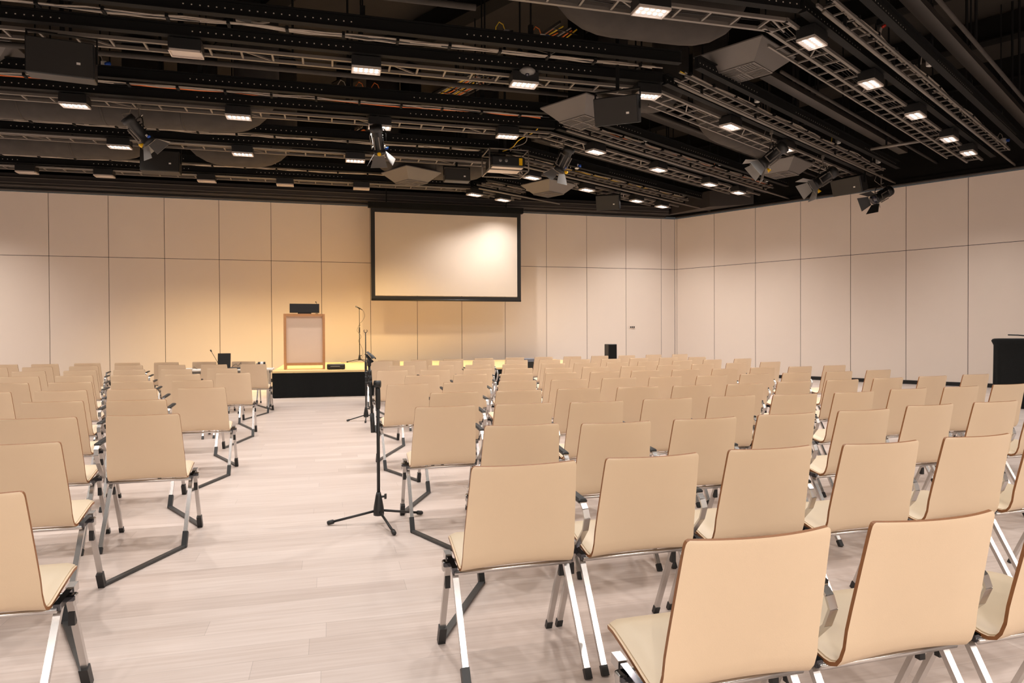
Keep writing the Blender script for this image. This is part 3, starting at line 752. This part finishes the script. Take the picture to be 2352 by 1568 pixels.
def rig_arm(k, side):
    l, r = LK[k], RK[k]
    B = isect(l, r); s_shift = 0
    # local frame: x along the arm away from the bend, +y = far side
    if side == 'L':
        L = [16.0, 18.0, 17.5, 17.0, 16.5][k]; ang = AB; org = B-dL*L     # local x still runs left to right
    else:
        L = min(19.2, (20.3-r*nR.dot(nL))/dR.dot(nL)-1.2)-B.dot(dR); ang = AA; org = B
    base = v3(org, 0)
    nm, an = RIGN[k], ARMN[side]
    ext = .35
    # ladder truss
    th = thing('ladder_truss', 'grey steel ladder truss %s, %s of its run' % (an, nm), 'truss', v3(org, 5.42), ang, 'ladder trusses under the ceiling')
    mb = MB()
    y0, y1 = .10, .40
    for y in (y0, y1): mb.beam((0, y, 0), (L, y, 0), .045, .045, 'steel')
    x = .2; i = 0
    while x < L-.1:
        mb.beam((x, y0, 0), (x, y1, 0), .028, .028, 'steel')
        if i % 5 == 2: mb.beam((x, y0, 0), (x+.42, y1, 0), .022, .022, 'steel')
        x += .42; i += 1
    mb.build('frame', th)
    mb = MB(); basket_cables(mb, L, y0+.03, y1-.03, .03, 2 if side == 'L' else 5, k*7+(side == 'R'), ['cablew', 'black', 'cablew', 'black', 'black'], .006); mb.build('cables', th)
    # perforated black channels
    for (yy, zz, hh, nn, cat) in ((-.10, 5.52, .13, 'lower', 'beam'), (-.70, 5.62, .15, 'upper', 'beam')):
        th = thing('channel_beam', 'perforated %s channel %s, %s of its run' % (nn, an, nm), 'beam', v3(org, zz), ang, 'perforated black channel beams')
        mb = MB(); mb.beam((0, yy, 0), (L, yy, 0), .07, hh, 'perf'); mb.build('channel', th)
        mb = MB()
        for sg in (-1, 1): mb.beam((0, yy-.02, sg*(hh/2+.012)), (L, yy-.02, sg*(hh/2+.012)), .11, .012, 'blackmat')
        mb.build('flanges', th)
        x = .9+.3*k
        while x < L-.3:
            mb = MB(); mb.beam((x, yy, hh/2), (x, yy, ZC-zz-.0), .022, .022, 'blackmat'); mb.box((x, yy, hh/2+.09), (.07, .05, .16), 'blackmat'); mb.build('hanger', th); x += 2.4
    # cable bundle
    th = thing('cable_bundle', 'pale cable bundle %s, %s of its run' % (an, nm), 'cables', v3(org, 5.55), ang, 'cable bundles under the ceiling')
    mb = MB(); basket_cables(mb, L, -.46, -.36, .0, 5, 31+k*5+(side == 'R'), ['cablew', 'cablew', 'black', 'cablew', 'cableo' if k == 2 else 'cabley' if k in (1, 3) and side == 'R' else 'cablew'], .013); mb.build('cables', th)
    x = .2
    tie = MB(); tie.box((0, -.41, .01), (.04, .15, .055), 'blackmat'); tm = tie.mesh('cable_tie')
    while x < L:
        o_ = link('cable_tie', tm, th); o_.location = (x, 0, 0); x += .75
    # second ladder on right arms, pipe on both
    if side == 'R':
        th = thing('cable_ladder', 'narrow cable ladder %s, %s of its run' % (an, nm), 'ladder', v3(org, 5.47), ang, 'narrow cable ladders')
        mb = MB(); LL = L-.4
        for y in (-.50, -.30): mb.beam((0, y, 0), (LL, y, 0), .03, .04, 'steel')
        x = .15
        while x < LL:
            mb.beam((x, -.50, 0), (x, -.30, 0), .025, .02, 'steel'); x += .3
        mb.build('rails', th)
        th = thing('outrigger_rail', 'slim rail with short rungs %s, %s of its run' % (an, nm), 'rail', v3(org, 5.42), ang, 'outrigger rails beside the trusses')
        mb = MB(); mb.beam((.6, .62, 0), (L-.8, .62, 0), .03, .04, 'steel'); x = .8
        while x < L-.9:
            mb.beam((x, .43, 0), (x, .62, 0), .022, .022, 'steel'); x += .36
        mb.build('rail', th)
    if side == 'L' and k < 3: return
    th = thing('lighting_pipe', 'round grey lighting pipe %s, %s of its run' % (an, nm), 'pipe', v3(org, 5.36 if side == 'R' else 5.40), ang, 'lighting pipes')
    yp = -.38 if side == 'R' else -.06
    mb = MB(); LL = L+(1.2 if side == 'R' else 0); mb.tube([(0, yp, 0), (LL, yp, 0)], .026, 'steel', 10); mb.build('tube', th)
    mb = MB(); x = .7
    while x < LL-1.5:
        mb.beam((x, yp, .02), (x, yp, .16), .03, .04, 'blackmat'); mb.build('bracket', th); mb = MB(); x += 1.9
for k in range(5):
    rig_arm(k, 'L'); rig_arm(k, 'R')

# conduits and grey box beams in the bays between the rigs
def straight(name, label, cat, p0, p1, wd, ht, m, group=None, tube=False, hang=True):
    th = thing(name, label, cat, p0, 0, group); d = p1-p0
    mb = MB()
    if tube: mb.tube([(0, 0, 0), d], wd/2, m, 10)
    else: mb.beam((0, 0, 0), d, wd, ht, m)
    mb.build('tube' if tube else 'body', th)
    if hang:
        n = max(2, int(d.length/2.8))
        for i in range(n): q = d*((i+.5)/n); mb = MB(); mb.beam(q+Vector((0, 0, ht/2)), Vector((q.x, q.y, ZC-p0.z)), .03, .03, 'blackmat'); mb.build('hanger', th)
    return th
def seg(org_n, nv, dv, a, b, z): o = nv*org_n; return v3(o+dv*a, z), v3(o+dv*b, z)
for i, (l, z, x0, x1) in enumerate(((9.05, 5.75, -9, 1.9), (11.95, 5.76, -12, 4.3))):
    a, b = seg(l, nL, dL, x0, x1, z)
    straight('conduit_pipe', 'long grey conduit parallel to the back wall, %s to the camera' % ('nearest', 'second nearest')[i], 'pipe', a, b, .085, .085, 'duct', 'overhead conduits', True)
for i, (r, z, p_, pz) in enumerate(((2.95, 5.90, 2.60, 5.72), (5.45, 5.80, 5.12, 5.72), (8.35, 5.95, 8.1, 5.85), (10.95, 5.85, 10.7, 5.75))):
    a, b = seg(r, nR, dR, (8.0, 11.3, 10.2, 11.3)[i], 18.6, z)
    straight('box_beam', 'grey box beam running to the right wall, %s of the bays' % RIGN[i], 'beam', a, b, .20, .10, 'pipe', 'grey box beams in the bays')
    a, b = seg(p_, nR, dR, (7.5, 11.2, 9.7, 10.8)[i], 20.2, pz)
    straight('conduit_pipe', 'grey conduit beside the box beam towards the right wall, %s of the bays' % RIGN[i], 'pipe', a, b, .06, .06, 'duct', 'conduits to the right wall', True)
a = P(2000, 342, 5.6); b = P(2150, 318, 5.6)
straight('conduit_pipe', 'short bright grey conduit above the right wall corner of the rig', 'pipe', a, b, .07, .07, 'steel', None, True)

# round ducts
def duct(label, path, r, ang_bend=None):
    pts = [Vector(p) for p in path]; sm = [pts[0]]
    for i in range(1, len(pts)-1):
        a = pts[i]+(pts[i-1]-pts[i]).normalized()*r*1.5; b = pts[i]+(pts[i+1]-pts[i]).normalized()*r*1.5
        for t in [k/7 for k in range(8)]:
            sm.append(a*(1-t)**2+pts[i]*2*t*(1-t)+b*t*t)
    sm.append(pts[-1])
    o = thing('air_duct', label, 'duct', pts[0], 0, None)
    mb = MB(); mb.tube([p-pts[0] for p in sm], r, 'duct', 28); mb.build('duct_tube', o)
    for i in range(len(sm)-1):
        d = sm[i+1]-sm[i]; L = d.length
        n = int(L/1.2)
        for k in range(n):
            q = sm[i]+d*((k+.5)/n)-pts[0]; u = d.normalized(); mb = MB(); mb.tube([q-u*.02, q+u*.02], r*1.012, 'duct', 28); mb.build('seam_band', o)
    return o
def onL(px, n):
    r = ray(px, 300); t = n/(r.x*nL.x+r.y*nL.y); return Vector((r.x*t, r.y*t))
def onR(px, n):
    r = ray(px, 300); t = n/(r.x*nR.x+r.y*nR.y); return Vector((r.x*t, r.y*t))
def bay_duct(label, p0, p1, d, R_, zb_, up0=True, up1=True):
    zc = zb_+R_; path = []
    if up0: path.append(v3(p0, 7.85))
    path.append(v3(p0, zc)); path.append(v3(p1, zc))
    if up1: path.append(v3(p1, 7.85))
    duct(label, path, R_)
bay_duct('large grey wrapped duct with rising ends above the nearest rig', onL(1320, 8.98), onL(1660, 8.98), dL, .42, 5.56)
bay_duct('long grey wrapped duct at left over the third rig', onL(-700, 14.28), onL(590, 14.28), dL, .42, 5.30, False)
bay_duct('grey wrapped duct at left just before the back wall, long one', onL(-500, 17.08), onL(330, 17.08), dL, .42, 5.30, False)
bay_duct('grey wrapped duct at left before the back wall, short one', onL(455, 17.08), onL(640, 17.08), dL, .42, 5.30)
bay_duct('grey duct elbow over the middle of the room', onL(1400, 11.55), onL(1540, 11.55), dL, .33, 5.42)
bay_duct('grey duct running towards the right wall above the trusses', onR(1632, 7.55), onR(1800, 7.55), dR, .36, 5.50)
bay_duct('short grey duct over the projector', onL(880, 17.08), onL(1110, 17.08), dL, .40, 5.24)

# pyramid air diffusers
def diffuser(c, ang, s, label, z=5.62):
    th = thing('air_diffuser', label, 'air diffuser', (c.x, c.y, z), ang, 'pyramid air diffusers')
    o = s/2; i_ = s*.27; h = .24
    off = -.0
    mb = MB()
    O = [(-o, -o, h), (o, -o, h), (o, o, h), (-o, o, h)]; I = [(-i_, -i_, 0), (i_, -i_, 0), (i_, i_, 0), (-i_, i_, 0)]
    T_ = [(x, y, z_+.02) for x, y, z_ in O]; U = [(x, y, z_+.03) for x, y, z_ in I]
    mb.add(O+I+T_+U, [[0, 1, 5, 4], [1, 2, 6, 5], [2, 3, 7, 6], [3, 0, 4, 7], [8, 12, 13, 9], [9, 13, 14, 10], [10, 14, 15, 11], [11, 15, 12, 8], [0, 8, 9, 1], [1, 9, 10, 2], [2, 10, 11, 3], [3, 11, 8, 0]], 'diff')
    mb.build('hood', th)
    mb = MB(); mb.box((0, 0, .015), (2*i_, 2*i_, .02), 'grille')
    for sx in (-1, 1):
        for sy in (-1, 1):
            for k in range(7):
                t = (k+.5)/7*i_
                if sx*sy > 0: mb.box((sx*i_/2, sy*t, .0), (i_*.9, .008, .012), 'diff')
                else: mb.box((sx*t, sy*i_/2, .0), (.008, i_*.9, .012), 'diff')
    for x in (-1, 0, 1): mb.box((x*i_, 0, -.003), (.02, 2*i_, .016), 'diff'); mb.box((0, x*i_, -.003), (2*i_, .02, .016), 'diff')
    mb.build('grille', th)
    mb = MB(); mb.box((0, 0, (h+ZC-z)/2), (.36, .36, ZC-z-h), 'fascia'); mb.build('plenum', th)
for px, py, rt, lab in ((1710, 150, 1, 'large grey pyramid diffuser nearest the camera, right of the round duct'),
                        (1338, 262, 1, 'grey pyramid diffuser beside the middle hanging speaker'),
                        (945, 407, 1, 'yellowish lit pyramid diffuser left of the projector'),
                        (1260, 434, 1, 'grey pyramid diffuser below the spotlight right of the projector'),
                        (1795, 388, 1, 'grey pyramid diffuser behind the spotlights near the right wall'),
                        (-38, 138, 0, 'grey pyramid diffuser cut by the left edge, topmost of three'),
                        (-38, 262, 0, 'grey pyramid diffuser cut by the left edge, middle of three'),
                        (-32, 342, 0, 'grey pyramid diffuser cut by the left edge, lowest of three')):
    if px in (1338, 945, 1260, 1795): diffuser(P(px, py, 5.25), AA, 1.06, lab, 5.11)
    else: diffuser(P(px, py, 5.74), AA if rt else AB, 1.18, lab)

# LED fixtures
def led_meshes():
    d = {}
    m = MB(); m.box((0, 0, .10), (.42, .25, .15), 'black', bev=.004)
    for x in (-.16, 0, .16): m.box((x, 0, .185), (.03, .22, .02), 'blackmat')
    d['housing'] = m.mesh('housing')
    m = MB(); m.box((0, 0, .018), (.41, .24, .014), 'plate')
    for y in (-1, 1): m.box((0, y*.116, .006), (.42, .018, .03), 'plate')
    for x in (-1, 1): m.box((x*.203, 0, .006), (.014, .25, .03), 'plate')
    d['lens_plate'] = m.mesh('lens_plate')
    m = MB(); m.tube([(0, 0, .0125), (0, 0, .004)], .021, 'led', 10); d['led'] = m.mesh('led')
    m = MB(); m.box((0, 0, .018), (.41, .24, .014), 'plate_lit')
    for y in (-1, 1): m.box((0, y*.116, .006), (.42, .018, .03), 'plate')
    for x in (-1, 1): m.box((x*.203, 0, .006), (.014, .25, .03), 'plate')
    d['lens_plate_lit'] = m.mesh('lens_plate')
    m = MB(); m.beam((0, .0, .19), (0, 0.0, .30), .06, .02, 'blackmat'); m.box((0, 0, .24), (.2, .03, .02), 'blackmat'); d['bracket'] = m.mesh('bracket')
    return d
LM = led_meshes()
def led(p, ang, lit, label, group='LED panels under the rigs'):
    th = thing('led_fixture', label, 'ceiling light', p, ang, group)
    link('housing', LM['housing'], th); link('lens_plate', LM['lens_plate_lit' if lit else 'lens_plate'], th); link('bracket', LM['bracket'], th)
    if lit:
        for i in range(5):
            for j in range(2): o_ = link('led', LM['led'], th); o_.location = (-.15+.075*i, -.045+.09*j, 0)
        lamp(p-Vector((0, 0, .015)), LED_POWER)
    return th
def lamp(p, power, c=LED_COL, aim=None, ang=2.35, blend=.9, radius=.045):
    ld = bpy.data.lights.new('fixture_or_added_light', 'SPOT'); ld.energy = power; ld.color = c; ld.spot_size = ang; ld.spot_blend = blend; ld.shadow_soft_size = radius
    o = bpy.data.objects.new('fixture_or_added_light', ld); col.objects.link(o); o.location = p
    if aim is not None: o.rotation_euler = (Vector(aim)-Vector(p)).to_track_quat('-Z', 'Y').to_euler()
    return o
ZL = 5.25
def snap(px, py, side, k):
    p = P(px, py, ZL).to_2d()
    n, d, c = (nL, dL, LK[k]) if side == 'L' else (nR, dR, RK[k])
    r = ray(px, py); t = c/(r.x*n.x+r.y*n.y); q = Vector((r.x*t, r.y*t))
    return v3(q, ZL)
FX = [('L', 0, [(1495, 28)], 1), ('L', 1, [(841, 163), (1203, 197), (1485, 222)], 1), ('L', 1, [(428, 122)], 0),
      ('L', 2, [(172, 240), (548, 272), (872, 293), (1165, 318)], 1), ('L', 3, [(275, 337), (558, 355), (816, 370)], 1),
      ('L', 4, [(62, 391), (240, 404), (475, 416), (655, 426), (830, 434)], 0),
      ('R', 0, [(1865, 92), (2000, 188), (2103, 268), (2180, 322), (2225, 360)], 1), ('R', 1, [(1678, 292), (1803, 345)], 1),
      ('R', 2, [(1368, 347), (1512, 390), (1630, 426), (1696, 446)], 1), ('R', 3, [(1222, 407), (1348, 437), (1462, 462), (1520, 475)], 1),
      ('R', 4, [(1090, 448), (1155, 460)], 1)]
cnt = {}
for side, k, L_, lit in FX:
    for px, py in L_:
        cnt[(side, k)] = cnt.get((side, k), 0)+1
        lab = '%s LED fixture under the %s rig %s, number %s from the left' % ('lit' if lit else 'unlit', RIGN[k].replace(' nearest', ''), 'at left' if side == 'L' else 'at right', ORD[cnt[(side, k)]])
        lab = '%s box light, %s from its left on the %s rig %s' % ('glowing' if lit else 'unlit', ORD[cnt[(side, k)]], RIGN[k], 'along the back wall' if side == 'L' else 'to the right wall')
        led(snap(px, py, side, k), AB if side == 'L' else AA, lit, lab)
# added unseen lamps without fittings, carrying the rigs on behind and beside the camera
B0 = isect(LK[0], RK[0])
for i in range(1, 6): lamp(v3(B0-dL*(1.1+2.4*i), ZL), LED_POWER)
for k, kp, kr in ((1, .8, 0), (2, .35, 0), (4.3, 1.75, 1.5), (5.4, 1.75, 1.5)):  # added behind the camera; rearmost stronger and wider to brighten the chair backs
    B = isect(LK[0]-2.72*k, RK[0]-2.65*k)
    for i in range(5): lamp(v3(B-dL*(1.2+2.6*i), ZL), LED_POWER*kp, ang=2.35 if k < 3 else 3.02)
    for i in range(5 if kr else 0): lamp(v3(B+dR*(1.2+2.6*i), ZL), LED_POWER*kr, ang=3.02)
for k, ns in ((1, (10.8, 13.2)), (2, (12.4, 14.8)), (3, (12.0, 14.4)), (4, (13.2, 15.6))):  # added past the left edge of view to brighten the back wall there
    for a in ns: lamp(v3(isect(LK[k], RK[k])-dL*a, ZL), LED_POWER*(1.0 if k < 3 else 1.7))

# spotlights with barn doors, hung from the pipes, aimed at the stage
TGT = Vector((-2.2, 17.6, 1.2))
def spotlight(top, label, aim=TGT, drop=.42, lit=False, dark=False, sc_=1.0):
    th = thing('stage_spotlight', label, 'spotlight', top, 0, 'stage spotlights')
    c = Vector((0, 0, -drop*sc_)); d = (Vector(aim)-(Vector(top)+c)).normalized(); 
    d = Vector((d.x, d.y, min(d.z, -.28)*1.7)).normalized()
    s_ = d.cross(Vector((0, 0, 1))).normalized(); u = s_.cross(d).normalized()
    def L(a, b, e): return c+(d*a+s_*b+u*e)*sc_
    mb = MB(); mb.tube([L(-.30, 0, 0), L(-.29, 0, 0), L(-.20, 0, 0), L(-.19, 0, 0), L(.16, 0, 0), L(.17, 0, 0), L(.24, 0, 0)], [.05*sc_, .115*sc_, .12*sc_, .098*sc_, .098*sc_, .115*sc_, .115*sc_], 'black', 18)
    for k in range(4): mb.box(L(-.12+.05*k, .0, .10), (.02*sc_, .16*sc_, .012), 'blackmat', Matrix((d, s_, u)).transposed())
    mb.build('body', th)
    mb = MB(); mb.tube([L(.235, 0, 0), L(.245, 0, 0)], .095*sc_, 'glass', 18); mb.build('lens', th)
    # side rail frame
    mb = MB(); R3 = Matrix((d, s_, u)).transposed()
    for b in (-.06, .06): mb.box(L(.0, -.125, b), (.26*sc_, .010, .022), 'steel', R3)
    for a in (-.12, .12): mb.box(L(a, -.125, 0), (.022, .010, .12*sc_), 'steel', R3)
    for b in (-.05, .05): mb.box(L(.0, b, -.118), (.24*sc_, .02, .02), 'steel', R3)
    mb.build('accessory_frame', th)
    mb = MB(); q = L(.18, .03, -.12); mb.tube([q, q-u*.07*sc_], [.012, .038*sc_], 'yellow', 10); mb.build('focus_knob', th)
    mb = MB(); q = L(.14, .11, .0); mb.tube([q, q+s_*.06], .022*sc_, 'blue', 8); mb.tube([q+s_*.0, q-d*.05], .02*sc_, 'white', 8); mb.build('power_plug', th)
    for nm, sgn, ax, bx in (('t', 1, u, s_), ('b', -1, u, s_), ('l', -1, s_, u), ('r', 1, s_, u)):
        mb = MB(); h0 = L(.25, 0, 0)+ax*sgn*.105*sc_; out = (d*.78+ax*sgn*.62).normalized()
        n_ = out.cross(bx).normalized()*.003
        V = [h0-bx*.10*sc_, h0+bx*.10*sc_, h0+out*.22*sc_+bx*.16*sc_, h0+out*.22*sc_-bx*.16*sc_]
        mb.add([v+n_ for v in V]+[v-n_ for v in V], [[0, 1, 2, 3], [7, 6, 5, 4], [0, 4, 5, 1], [1, 5, 6, 2], [2, 6, 7, 3], [3, 7, 4, 0]], 'black' if dark else 'grey'); mb.build('barn_door', th)
    mb = MB(); y0 = L(0, -.16, 0); y1 = L(0, .16, 0); t0 = c+Vector((0, 0, .24*sc_))
    h = s_*.16*sc_
    mb.tube([y0, y0+Vector((0, 0, .13*sc_)), t0-h*.75+Vector((0, 0, -.02)), t0-h*.4, t0+h*.4, t0+h*.75+Vector((0, 0, -.02)), y1+Vector((0, 0, .13*sc_)), y1], .010, 'blackmat', 6)
    mb.build('yoke', th)
    mb = MB(); mb.beam(t0, (0, 0, 0.02), .022, .022, 'steel'); mb.box((0, 0, .02), (.05, .06, .07), 'steel'); mb.tube([t0+Vector((.02, 0, .02)), t0+Vector((.07, 0, .06))], .01, 'chrome', 6); mb.build('clamp', th)
    mb = MB(); r = L(-.30, 0, 0); z = Vector((0, 0, .02))
    mb.tube([Vector((-.12, 0, .05)), Vector((-.17, 0, -.1)), r*.7+Vector((-.14, 0, 0)), r+Vector((-.03, 0, -.02)), r], .006, 'cablew', 5); mb.build('safety_cable', th)
    return th
spotlight(P(319, 247, 5.40), 'large spotlight with grey barn door hanging at left, nearest the camera')
spotlight(P(868, 272, 5.40), 'spotlight with barn doors hanging left of the centre, over the stage axis')
spotlight(P(1295, 322, 5.40), 'spotlight with barn doors right of the projector')
spotlight(P(1772, 306, 5.36), 'spotlight with pale barn doors before the big diffuser near the right wall', aim=Vector((-3, 15, 1)), sc_=1.1)
spotlight(P(1890, 362, 5.36), 'spotlight with pale barn doors between its neighbour and the end of the pipe', aim=Vector((-3, 15, 1)), sc_=1.15)
spotlight(P(2024, 406, 5.36), 'black spotlight at the end of the pipe, seen against the right wall panels', aim=Vector((0, 14, 2)), dark=True, sc_=1.15)

# projector
pp = PD(1160, 378, 15.0)
th = thing('projector', 'black ceiling projector with yellow label in a tubular cage', 'projector', (pp.x, pp.y, pp.z), AB)
mb = MB(); mb.box((0, 0, 0), (.74, .62, .22), 'black', bev=.02); mb.build('body', th)
mb = MB(); mb.box((0, 0.02, -.115), (.68, .56, .012), 'plate'); mb.build('base_plate', th)
mb = MB()
for x in (-1, 1):
    for y in (-1, 1): mb.tube([(x*.43, y*.36, -.20), (x*.43, y*.36, .24)], .014, 'steel', 8)
for z in (-.2, .24):
    for x in (-1, 1): mb.tube([(x*.43, -.36, z), (x*.43, .36, z)], .014, 'steel', 8)
    for y in (-1, 1): mb.tube([(-.43, y*.36, z), (.43, y*.36, z)], .014, 'steel', 8)
mb.build('cage', th)
mb = MB(); mb.box((.27, -.313, 0), (.075, .006, .15), 'yellow'); mb.build('warning_label', th)
mb = MB()
for x in (-.18, -.05): mb.tube([(x, -.312, .01), (x, -.318, .01)], .035, 'grey', 12)
mb.build('rear_vents', th)
mb = MB(); mb.tube([(0, .31, 0), (0, .42, 0)], .09, 'glass', 14); mb.build('lens', th)
mb = MB(); mb.tube([(0, 0, .24), (0, 0, ZC-pp.z)], .03, 'blackmat', 8); mb.beam((-.43, 0, .24), (.43, 0, .24), .04, .03, 'blackmat'); mb.build('ceiling_mount', th)
mb = MB(); mb.tube(cable_pts((-.1, -.2, .24), (.5, -.9, .62), amp=.05), .01, 'cabley', 6); mb.tube(cable_pts((.0, -.2, .24), (.45, -.5, .6), amp=.07, ph=2), .008, 'cablew', 6); mb.build('cables', th)

# hanging loudspeakers
def hang_speaker(p, rz, tilt, label, w_=.78, h_=.46, d_=.28):
    th = thing('hanging_loudspeaker', label, 'speaker', p, rz, 'hanging loudspeakers')
    R = Matrix.Rotation(tilt, 3, 'X')
    mb = MB(); mb.box((0, 0, 0), (w_, d_, h_), 'black', R, bev=.01); mb.build('cabinet', th)
    mb = MB(); mb.box(R @ Vector((0, -d_/2-.006, 0)), (w_-.03, .012, h_-.03), 'spk', R)
    mb.build('grille', th)
    mb = MB(); mb.box(R @ Vector((w_*.27, -d_/2-.014, -h_*.12)), (.045, .006, .03), 'white', R); mb.build('badge', th)
    mb = MB()
    for x in (-1, 1):
        mb.beam((x*(w_/2+.012), 0, 0), (x*(w_/2+.012), .02, h_*.75), .016, .05, 'blackmat', (0, 1, 0))
    mb.beam((-w_/2-.02, .02, h_*.75), (w_/2+.02, .02, h_*.75), .06, .02, 'blackmat'); mb.beam((0, .02, h_*.75), (0, .02, ZC-p.z), .05, .05, 'blackmat')
    mb.build('bracket', th)
hang_speaker(PD(143, 140, 9.2), .40, .03, 'large black hanging loudspeaker at upper left, nearest the camera', h_=.47)
hang_speaker(PD(1418, 254, 10.7), -.35, .30, 'black loudspeaker hanging beside a diffuser at the centre of the ceiling', w_=.68, h_=.42)
hang_speaker(PD(370, 374, 15.0), .25, -.10, 'black loudspeaker hanging at left behind the large spotlight')
hang_speaker(PD(1049, 404, 16.2), .26, .0, 'small dark loudspeaker hanging left of the projector', w_=.6, h_=.28)
hang_speaker(PD(1397, 464, 19.6), -.3, .30, 'black loudspeaker hanging low over the right end of the screen', w_=.66, h_=.42)
hang_speaker(PD(1950, 425, 17.6), -1.0, .35, 'black loudspeaker hanging before the right wall under the pipe', w_=.8, h_=.42)

# small connector boxes with lamps and cables on the channels
def connector(p, label, colr='blue', loop=None):
    th = thing('power_connector', label, 'connector', p, AB, 'power connectors on the rigs')
    mb = MB(); mb.box((0, 0, .06), (.09, .09, .12), 'white' if colr == 'blue' else 'grey', bev=.01); mb.build('socket_box', th)
    mb = MB(); mb.tube([(.03, -.02, .07), (.09, -.06, .07)], .035, colr, 10); mb.build('plug', th)
    mb = MB(); mb.tube([(-.02, 0, .12), (-.05, 0, .2), (-.11, 0, .23), (-.16, 0, .15), (-.16, .02, .02)], .008, loop or 'cablew', 6); mb.build('lead', th)
for px, py, z, c_, lp, lb in ((240, 158, 5.78, 'blue', None, 'right of the large hanging speaker at upper left'), (838, 218, 5.78, 'blue', 'cableo', 'on the third rig left of centre'),
                              (797, 214, 5.78, 'black', None, 'left of the blue plug on the third rig'), (874, 220, 5.78, 'black', 'cableo', 'with orange lead on the third rig'),
                              (1246, 98, 5.78, 'blue', 'cableo', 'beside orange cables under the big duct'), (1163, 88, 5.78, 'black', 'cabley', 'with yellow loop at the top centre'),
                              (2136, 152, 5.6, 'blue', None, 'on the nearest rig to the right wall'), (2305, 330, 5.6, 'blue', None, 'at the far end of the nearest right rig'),
                              (1740, 235, 5.6, 'blue', None, 'beside the truss right of the big diffuser'), (1925, 330, 5.6, 'blue', 'cabley', 'with yellow tag above the pale spotlights'),
                              (2017, 375, 5.6, 'blue', None, 'at the end of the second right rig'), (1483, 325, 5.6, 'blue', None, 'right of the projector on the third rig'),
                              (1655, 380, 5.6, 'blue', 'cableo', 'with orange lead left of the pale spotlights'), (1760, 418, 5.6, 'blue', None, 'near the end of the third right rig'),
                              (1325, 388, 5.5, 'blue', None, 'beside the spotlight right of the projector'), (1572, 452, 5.6, 'blue', None, 'over the room corner')):
    connector(P(px, py, z), 'small %s plug and socket box %s' % (c_ if c_ == 'blue' else 'dark', lb), c_, lp)
# red beacon
p = P(2024, 52, 5.75)
th = thing('red_indicator', 'small red indicator on a bracket at upper right', 'indicator', p, AA)
mb = MB(); mb.box((0, 0, .0), (.10, .10, .10), 'black', bev=.01); mb.build('housing', th)
mb = MB(); mb.tube([(0, -.03, -.05), (0, -.04, -.07)], .03, 'red', 10); mb.build('lens', th)
mb = MB(); mb.tube([(.03, 0, -.03), (.10, .05, -.10), (.2, .1, -.10)], .02, 'cablew', 8); mb.build('conduit', th)
# dome camera on the second rig
p = P(1211, 165, 5.42)
th = thing('dome_camera', 'round grey dome camera above a box light in the second rig', 'camera', p, 0)
mb = MB(); mb.tube([(0, 0, .05), (0, 0, .02), (0, 0, 0), (0, 0, -.035), (0, 0, -.055)], [.09, .125, .13, .10, .04], 'grey', 20); mb.build('housing', th)
mb = MB(); mb.tube([(0, -.04, -.05), (0, -.05, -.075)], [.035, .02], 'glass', 12); mb.build('lens', th)
# white cable loop at upper left
p = P(560, 33, 5.85)
th = thing('white_cable_loop', 'thick white cable loop at the top left of the rigs', 'cable', p, AB)
mb = MB(); mb.tube([(-.05, 0, .02), (.1, 0, .05), (.26, 0, .07), (.35, 0, .02), (.33, 0, -.07), (.2, 0, -.10), (.05, 0, -.08)], .018, 'cablew', 8); mb.build('cable', th)
mb = MB(); mb.box((-.0, 0, -.08), (.2, .08, .08), 'grey', Matrix.Rotation(.2, 3, 'Y')); mb.build('coupler', th)
# cable trays crossing the bays with orange and pale cables
def tray(pa, pb, z, label, mats, wd=.45, n=9, seed=1):
    a = P(*pa, z); b = P(*pb, z); d = (b-a); L = d.length; ang = math.atan2(d.y, d.x)
    th = thing('cable_tray', label, 'cable tray', a, ang)
    mb = MB()
    for y in (-wd/2, wd/2): mb.beam((0, y, 0), (L, y, 0), .02, .05, 'pipe')
    x = .1
    while x < L: mb.beam((x, -wd/2, -.02), (x, wd/2, -.02), .02, .012, 'pipe'); x += .3
    mb.build('tray', th)
    mb = MB(); basket_cables(mb, L, -wd/2+.03, wd/2-.03, .0, n, seed, mats, .014); mb.build('cables', th)
tray((1230, 118), (1320, 60), 6.6, 'cable tray with orange cables under the large duct', ['cableo', 'cabley', 'cableo', 'black', 'cablew'], .6, 8, 3)
tray((1000, 235), (1130, 165), 6.6, 'cable tray with pale and yellow cables over the second bay', ['cablew', 'cabley', 'cablew', 'cableo', 'cablew'], .6, 10, 5)
tray((790, 322), (850, 292), 6.6, 'short tray with orange cables over the third bay', ['cableo', 'cablew', 'cableo'], .5, 6, 8)

# ------------------------------------------------------------------ added warm lamps over the stage, apart from the spotlights, yellowing deck and wall
for k, (px, py, z) in enumerate(((868, 300, 5.0), (1295, 360, 5.0))):
    pass
for a in (-3.9, -2.0, -.1, 1.7): lamp(v3(nL*17.7+dL*a, 5.12), STAGE_POWER, (1.0, .72, .34), v3(nL*18.6+dL*a, .3), 1.7, 1.0, .10)
# profile spot that leaves the bright patch on the screen
b_ = PB(1170, 590, gS).to_2d(); lamp(v3(b_-nL*1.0, 5.15), 27, (1.0, .93, .86), PB(1085, 770, gS), .95, .5, .03)
